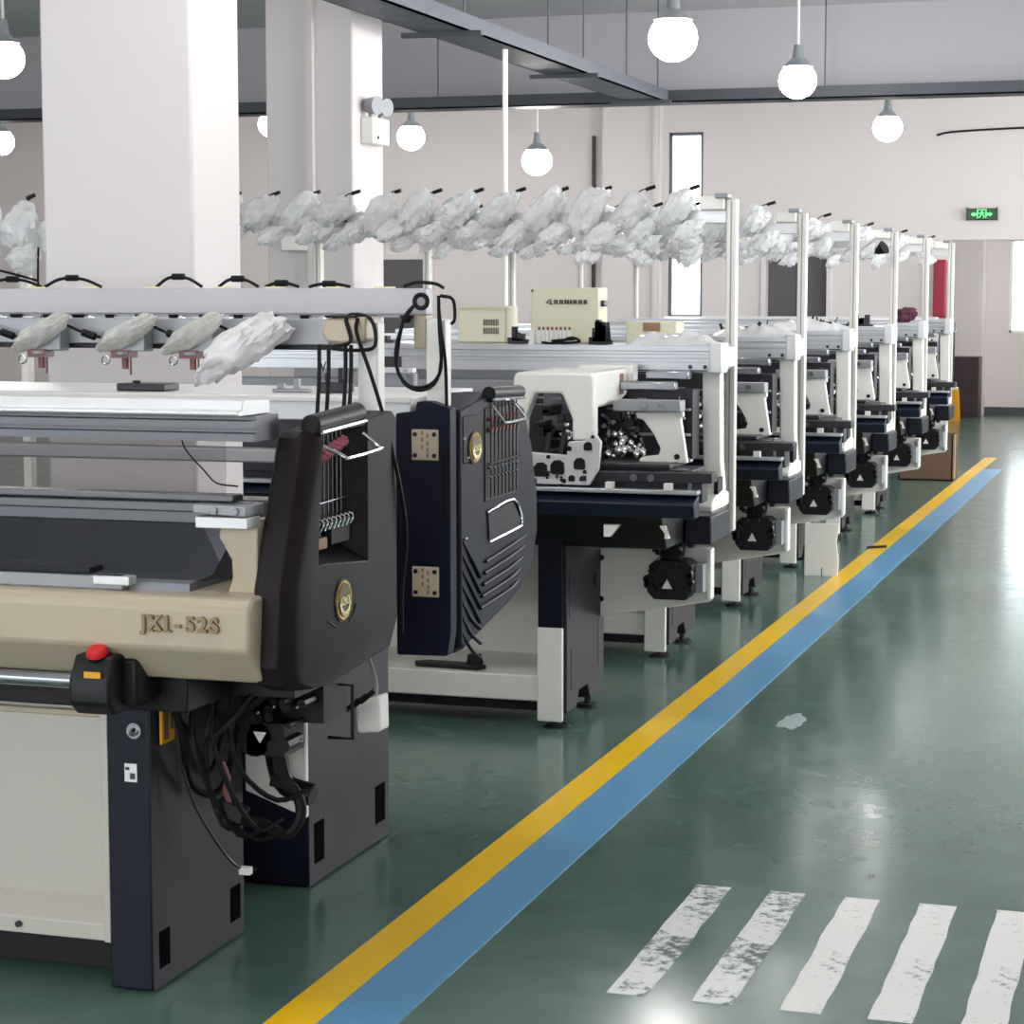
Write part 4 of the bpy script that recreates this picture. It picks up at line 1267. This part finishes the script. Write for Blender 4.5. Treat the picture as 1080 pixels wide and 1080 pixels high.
    MB().box(XL_, -2.05, 4.985, 5.035, 1.506, 1.517).build('rail_strip', 'black', r)
    mb = MB()
    for x in (-2.07, -2.045, -2.0, -1.985):
        mb.tube([(x, 4.96, 1.52), (x + .001, 4.955, 1.44), (x - .004, 4.95, 1.34), (x - .006, 4.94, 1.3)], .005, 6)
    loose(mb, 'drop_cable', 'rubber', r)
    mb = MB().tube([(-2.02, 4.92, 1.512), (-1.95, 4.915, 1.508), (-1.91, 4.93, 1.52), (-1.93, 4.95, 1.585), (-1.985, 4.93, 1.59), (-1.97, 4.92, 1.53), (-2.02, 4.92, 1.515)], .005, 6)
    mb.tube([(-1.955, 4.93, 1.585), (-1.95, 4.91, 1.55), (-1.91, 4.9, 1.45), (-1.875, 4.9, 1.34), (-1.852, 4.93, 1.2), (-1.85, 4.98, 1.05), (-1.87, 5.0, .9), (-1.87, 5.0, .8)], .005, 6)
    mb.build('loop_cable', 'rubber', r)
    return r


near = covered_machine('nearest knitting machine, with a cream front apron, red stop button and charcoal side cover')

# feeder units hanging on the nearest machine's rail (parts of that machine)
for k, x in enumerate((-3.1, -2.865, -2.625, -2.435)):
    fd = MB().box(x + .02, x + .09, 4.93, 4.98, 1.50, 1.56).cyl((x + .03, 4.93, 1.5), (x + .03, 4.93, 1.49), .02, 10).build('yarn_feeder', 'greymetal', near, bevel=.003)
    MB().box(x + .0, x + .05, 4.92, 4.97, 1.483, 1.504).cyl((x + .03, 4.94, 1.485), (x + .03, 4.94, 1.455), .009, 8).cyl((x + .045, 4.94, 1.485), (x + .045, 4.94, 1.44), .003, 8).build('feeder_foot', 'redbrown', fd)
    mb = MB()
    ring = [(x - .02 + .011 * math.cos(a * math.pi / 6), 4.93, 1.478 + .011 * math.sin(a * math.pi / 6)) for a in range(13)]
    mb.tube(ring, .0025, 6, 1)
    mb.build('feeder_ring', 'steel', fd)
    MB().tube([(x + .1, 4.95, 1.565), (x + .13, 4.94, 1.555), (x + .17, 4.94, 1.54), (x + .2, 4.94, 1.535)], .004, 6).cyl((x + .15, 4.94, 1.547), (x + .185, 4.94, 1.536), .01, 8).build('feeder_cable', 'rubber', fd)
rng = random.Random(4)
hood = crumple(31, .085, .045, .032, .42, .22)
hood.materials.append(M['baggreen'])
for k, x in enumerate((-3.06, -2.83, -2.585, -2.40)):
    if k == 0:
        continue
    o = bpy.data.objects.new('feeder_hood', hood)
    COL.objects.link(o)
    o.location = (x, 4.925, 1.545)
    o.rotation_euler = (0, rng.uniform(-.1, .1), rng.uniform(-.2, .2))
    tag(o, ['', 'leftmost pale plastic hood over a feeder on the nearest machine rail', 'middle pale plastic hood over a feeder on the nearest machine rail',
            'right pale plastic hood on the nearest machine rail, left of the big white bag'][k], 'plastic hood', 'pale hoods on the nearest rail')
me = crumple(17, .115, .06, .06, .55, .3)
me.materials.append(M['bagpink'])
o = bpy.data.objects.new('plastic_bag', me)
COL.objects.link(o)
o.location = (-2.26, 4.915, 1.515)
tag(o, 'large milky white plastic bag hanging on the nearest machine rail', 'plastic bag')

# yellow tag and hopper hang on the nearest machine
r = root('yellow_tag', (-2.29, 4.53, .59), 'yellow plastic tag hanging on a cord beside the dark leg', 'tag')
MB().box(-2.292, -2.284, 4.495, 4.565, .59, .682).build('plate', 'yellow', r, bevel=.004)
MB().box(-2.284, -2.2825, 4.505, 4.53, .60, .67).box(-2.284, -2.2825, 4.54, 4.555, .62, .66).build('tag_print', 'carton', r, smooth=False)
MB().tube([(-2.288, 4.525, .68), (-2.286, 4.53, .71), (-2.285, 4.55, .745)], .002, 5).tube([(-2.288, 4.54, .68), (-2.286, 4.545, .71), (-2.285, 4.57, .745)], .002, 5).build('cord', 'label', r)
r = root('oil_cup', (-1.985, 5.1, .52), 'white plastic cup hanging below the charcoal side cover', 'cup')
MB().prism([(-2.022, .60), (-1.955, .625), (-1.953, .53), (-2.018, .522)], 'y', 5.06, 5.13).build('cup', 'white', r, bevel=.008)
MB().tube([(-1.98, 5.1, .61), (-1.98, 5.1, .66), (-1.985, 5.05, .74)], .005, 6).build('hook', 'greymetal', r)
mb = MB()
for k, dx in enumerate((-.02, .0, .02)):
    mb.cyl((-2.02 + dx, 5.04, .585 + .012 * k), (-1.985 + dx, 5.05, .615 + .012 * k), .007, 8)
mb.build('cable_ends', 'black', r)

# ------------------------------------------------------------------ second covered machine, back to back with the first
r = root('knitting_machine', (-2.42, 5.4, 0), 'second knitting machine, with an open blue-black side cover and two hinge plates', 'knitting machine', 'covered knitting machines')
for x in (-2.547, -4.58):
    leg = MB().box(x, x + .245, 5.40, 6.03, .005, .72).build('leg', 'navy', r, bevel=.004)
    MB().box(x + .2445, x + .248, 5.405, 6.025, .006, .715).build('leg_side', 'legside', leg, smooth=False)
    loose(MB().box(x + .247, x + .2495, 5.44, 5.51, .06, .175).box(x + .247, x + .2495, 5.91, 5.99, .06, .175), 'lift_slot', 'void', leg, smooth=False)
MB().box(-4.4, -2.55, 5.40, 5.42, .2, .72).build('rear_panel', 'white', r)
MB().box(-4.5, -2.25, 5.42, 6.1, .72, .80).build('under_beam', 'black', r)
MB().box(-4.55, -2.02, 5.45, 6.2, .80, .98).build('bed_box', 'iron', r, bevel=.006)
MB().box(-4.55, -2.02, 5.5, 5.62, .98, 1.07).build('lower_rail', 'aludark', r, bevel=.006)
MB().box(-4.55, -2.02, 5.50, 5.56, 1.175, 1.215).build('middle_rail', 'railgrey', r, bevel=.006)
mb = MB().box(-2.31, -2.03, 5.50, 5.54, 1.215, 1.30).box(-2.31, -2.03, 5.50, 5.54, 1.08, 1.175)
mb.build('end_plate', 'tealgrey', r, bevel=.004)
MB().box(-2.31, -2.04, 5.47, 5.5, 1.125, 1.155).build('plate_rail', 'alulight', r, bevel=.003)
MB().box(-2.29, -2.265, 5.485, 5.5, 1.255, 1.268).build('plate_tab', 'label', r)
MB().box(-4.55, -2.01, 5.45, 5.98, 1.30, 1.37).build('top_ledge', 'alulight', r, bevel=.004)
MB().box(-4.55, -2.01, 5.44, 5.46, 1.352, 1.366).build('ledge_strip', 'white', r, bevel=.002)
MB().box(-1.955, -1.90, 5.42, 5.47, .8, 1.578).build('rear_post', 'white', r, bevel=.005)
MB().box(-4.55, -1.955, 5.42, 5.475, 1.590, 1.660).build('yarn_rail', 'railgrey', r, bevel=.003)
MB().box(-4.55, -1.96, 5.425, 5.47, 1.582, 1.590).build('rail_strip', 'greymetal', r)
MB().box(-1.99, -1.955, 5.42, 5.475, 1.50, 1.59).build('rail_bracket', 'cream', r, bevel=.003)
# clips and knobs under and on the rail
mb = MB()
for k in range(14):
    x = -3.28 + k * .098
    mb.cyl((x, 5.41, 1.588), (x, 5.41, 1.568), .021 if k % 2 else .014, 12, .01)
loose(mb, 'thread_knob', 'black', r)
mb = MB()
for k in range(9):
    x = -3.2 + k * .14
    mb.tube([(x + .009 * math.cos(a * math.pi / 5), 5.4, 1.565 + .011 * math.sin(a * math.pi / 5)) for a in range(11)], .0022, 6, 1)
    mb.box(x - .03, x - .02, 5.4, 5.42, 1.565, 1.585)
mb.build('thread_ring', 'steel', r)
mb = MB()
for x in (-3.13, -2.96, -2.77, -2.55, -2.40, -2.22, -2.08):
    mb.box(x - .025, x + .025, 5.43, 5.46, 1.660, 1.6645)
loose(mb, 'rail_sticker', 'paleyellow', r)
for x0, x1, h in ((-3.30, -3.12, .022), (-3.11, -2.93, .025), (-2.76, -2.62, .028), (-2.57, -2.45, .022), (-2.43, -2.33, .01), (-2.30, -2.18, .008)):
    xm = (x0 + x1) / 2
    mb = MB().tube([(x0, 5.445, 1.664), ((x0 + xm) / 2, 5.44, 1.664 + h * .8), (xm, 5.44, 1.664 + h), ((xm + x1) / 2, 5.44, 1.664 + h * .75), (x1, 5.445, 1.664)], .0045, 6)
    mb.cyl((xm - .018, 5.44, 1.664 + h), (xm + .018, 5.44, 1.664 + h), .009, 8)
    mb.build('rail_cable', 'rubber', r)
# looped cable on the post
mb = MB()
mb.tube([(-2.02, 5.43, 1.665), (-1.98, 5.42, 1.675), (-1.925, 5.41, 1.672), (-1.90, 5.41, 1.66)], .005, 6)
for k in range(2):
    mb.tube([(-1.96 + .018 * math.cos(a * .7 + k), 5.40 - .004 * k, 1.625 + .018 * math.sin(a * .7 + k)) for a in range(10)], .006, 6, 2)
mb.tube([(-1.975, 5.40, 1.62), (-2.005, 5.39, 1.58), (-2.02, 5.38, 1.50), (-2.02, 5.38, 1.44), (-1.985, 5.38, 1.40), (-1.93, 5.38, 1.405), (-1.902, 5.39, 1.45), (-1.91, 5.40, 1.56), (-1.915, 5.41, 1.64)], .005, 6)
mb.tube([(-1.975, 5.395, 1.62), (-2.01, 5.385, 1.56), (-2.025, 5.375, 1.48), (-2.0, 5.37, 1.41), (-1.95, 5.37, 1.39), (-1.91, 5.385, 1.42), (-1.90, 5.39, 1.52), (-1.915, 5.41, 1.62)], .004, 6)
mb.tube([(-1.91, 5.41, 1.64), (-1.875, 5.41, 1.63), (-1.87, 5.41, 1.58), (-1.88, 5.41, 1.565)], .005, 6)
mb.tube([(-1.905, 5.40, 1.55), (-1.89, 5.39, 1.47), (-1.885, 5.385, 1.38), (-1.875, 5.36, 1.30), (-1.872, 5.345, 1.2), (-1.872, 5.345, 1.05)], .005, 6)
mb.build('loop_cable', 'rubber', r)
# open side cover: flat black back with hinges, ribbed shell towards the aisle
bk = MB().prism([(-2.015, .682), (-1.872, .685), (-1.862, .75), (-1.862, 1.345), (-1.92, 1.362), (-1.955, 1.362), (-1.96, 1.335), (-2.015, 1.33)], 'y', 5.345, 5.40).build('cover_back', 'coverblue', r, bevel=.005)
for z0 in (1.207, .842):
    h = MB().box(-1.968, -1.892, 5.338, 5.346, z0, z0 + .082).build('hinge_plate', 'cream', bk, bevel=.004)
    mb = MB()
    for x in (-1.957, -1.903):
        for z in (z0 + .013, z0 + .069):
            mb.cyl((x, 5.339, z), (x, 5.335, z), .006, 10)
    loose(mb, 'hinge_bolt', 'black', h)
    mb = MB()
    for x, z in ((-1.937, .03), (-1.937, .05), (-1.922, .022), (-1.922, .04), (-1.922, .06), (-1.937, .068), (-1.922, .008)):
        mb.box(x - .003, x + .003, 5.3365, 5.338, z0 + z, z0 + z + .011)
    loose(mb, 'hinge_slot', 'brown', h, smooth=False)


def shell(x, k):
    pr = [(5.42, .685), (5.45, .672), (5.60, .70), (5.88, .745), (6.0, .775), (6.12, .83), (6.18, .93), (6.175, 1.05), (6.12, 1.2), (6.04, 1.32), (5.88, 1.368), (5.66, 1.375), (5.42, 1.345)]
    c = (5.8, 1.05)
    return [(x, c[0] + (y - c[0]) * k, c[1] + (z - c[1]) * (1 - (1 - k) * .6)) for y, z in pr]


sh = MB().loft([shell(-1.99, .97), shell(-1.93, 1.0), shell(-1.89, .985), shell(-1.866, .93)]).build('side_cover', 'coverblue', r, bevel=.006)
MB().box(-1.868, -1.8635, 5.46, 5.63, 1.19, 1.318).build('panel_plate', 'cover', sh, bevel=.003)
MB().box(-1.868, -1.8625, 5.645, 5.95, 1.07, 1.33).build('tension_window', 'black', sh, bevel=.003)
MB().cyl((-1.865, 5.68, 1.37), (-1.865, 5.97, 1.362), .02, 16).box(-1.88, -1.85, 5.69, 5.96, 1.345, 1.365).build('tension_roller', 'black', sh, bevel=.004)
MB().tube([(-1.85, 5.68, 1.352), (-1.848, 5.96, 1.346)], .004, 6, 1).build('roller_strip', 'chrome', sh)
MB().tube([(-1.86, 5.70, 1.335), (-1.835, 5.72, 1.295), (-1.83, 5.74, 1.287), (-1.83, 5.91, 1.287), (-1.835, 5.92, 1.295), (-1.86, 5.91, 1.33)], .0038, 8, 3).build('wire_handle', 'chrome', sh)
mb, mp, mh = MB(), MB(), MB()
for k in range(8):
    y = 5.675 + k * .034
    mb.cyl((-1.857, y, 1.08), (-1.857, y, 1.345), .002, 6)
    mp.cyl((-1.86, y, 1.27), (-1.85, y, 1.268), .008, 10).cyl((-1.86, y, 1.30), (-1.85, y, 1.298), .006, 10)
    mh.cyl((-1.86, y, 1.165), (-1.852, y, 1.16), .006, 8).cyl((-1.86, y, 1.14), (-1.852, y, 1.135), .004, 8)
mb.cyl((-1.855, 5.66, 1.175), (-1.855, 5.94, 1.18), .003, 6)
loose(mb, 'thread_rod', 'legside', sh)
loose(mp, 'tension_disc', 'redbrown', sh)
loose(mh, 'thread_hook', 'steel', sh)
badge(sh, -1.863, 5.553, 1.228, .05, .04)
MB().tube([(-1.862, 5.66, 1.04), (-1.862, 5.90, 1.055), (-1.862, 5.985, .995), (-1.862, 5.98, .975), (-1.862, 5.95, .968), (-1.862, 5.68, .955)], .004, 8, 3).build('tray_rim', 'chrome', sh)
MB().prism([(5.67, 1.035), (5.89, 1.05), (5.975, .99), (5.95, .972), (5.68, .96)], 'x', -1.872, -1.8615).build('tray_plate', 'legside', sh)
mb = MB()
for k in range(5):
    z = .915 - k * .031
    mb.tube([(-1.863, 5.65 - k * .012, z - .012), (-1.862, 5.86, z + .006), (-1.868, 6.04 - k * .02, z + .02)], .0055, 6)
for k in range(7):
    z = .98 - k * .042
    mb.tube([(-1.868, 5.46, z), (-1.864, 5.52, z - .05), (-1.863, 5.60, z - .115 if z > .85 else z - .09)], .005, 6)
loose(mb, 'louvre_rib', 'coverblue', sh)
MB().box(-1.865, -1.861, 5.46, 5.475, 1.255, 1.262).box(-1.862, -1.858, 5.475, 5.5, 1.203, 1.207).box(-1.87, -1.858, 5.46, 5.48, .985, .99).build('clip', 'chrome', sh)
# letters seen behind the hanging cables
text_part('printed_letter', 'V', .04, .001, 'darkink', r, (-2.245, 5.405, 1.448), sx=.8)
MB().box(-2.13, -2.02, 5.405, 5.41, 1.45, 1.478).build('printed_block', 'ink', r, smooth=False)
MB().box(-2.14, -1.99, 5.41, 5.44, 1.435, 1.447).build('sign_rail', 'alulight', r)
MB().box(-2.16, -1.99, 5.42, 5.45, 1.40, 1.432).build('sign_bar', 'greymetal', r)
# fittings on top of the second machine
tag(MB().box(-2.92, -2.77, 5.5, 5.6, 1.371, 1.392).box(-2.88, -2.86, 5.52, 5.54, 1.392, 1.4).build('control_module', 'iron', bevel=.004), 'flat dark metal module lying on the second machine top ledge', 'machine part')
tag(MB().box(-2.325, -2.24, 5.55, 5.62, 1.371, 1.40).cyl((-2.3, 5.57, 1.4), (-2.3, 5.57, 1.425), .008).box(-2.27, -2.255, 5.57, 5.6, 1.40, 1.44).build('slide_block', 'iron', bevel=.003), 'small dark slide block on the second machine below the milky bag', 'machine part')
tag(MB().box(-2.46, -2.36, 5.55, 5.6, 1.371, 1.38).box(-2.45, -2.43, 5.56, 5.58, 1.38, 1.395).box(-2.40, -2.385, 5.56, 5.58, 1.38, 1.41).build('slide_fitting', 'greymetal', bevel=.002), 'small grey fitting on the second machine left of the slide block', 'machine part')

# far covered machine behind the carton: a copy of the nearest one
for _o in list(near.children):
    if _o.name.split('.')[0] in ('yarn_rail', 'rail_strip', 'rail_motor', 'drop_cable', 'loop_cable', 'yarn_feeder', 'rear_post'):
        SKIP.add(_o)
far = dup(near, None, (-.36, 16.35, 0))
far['label'] = 'distant covered knitting machine beyond the last bare machine, dark end cover showing'
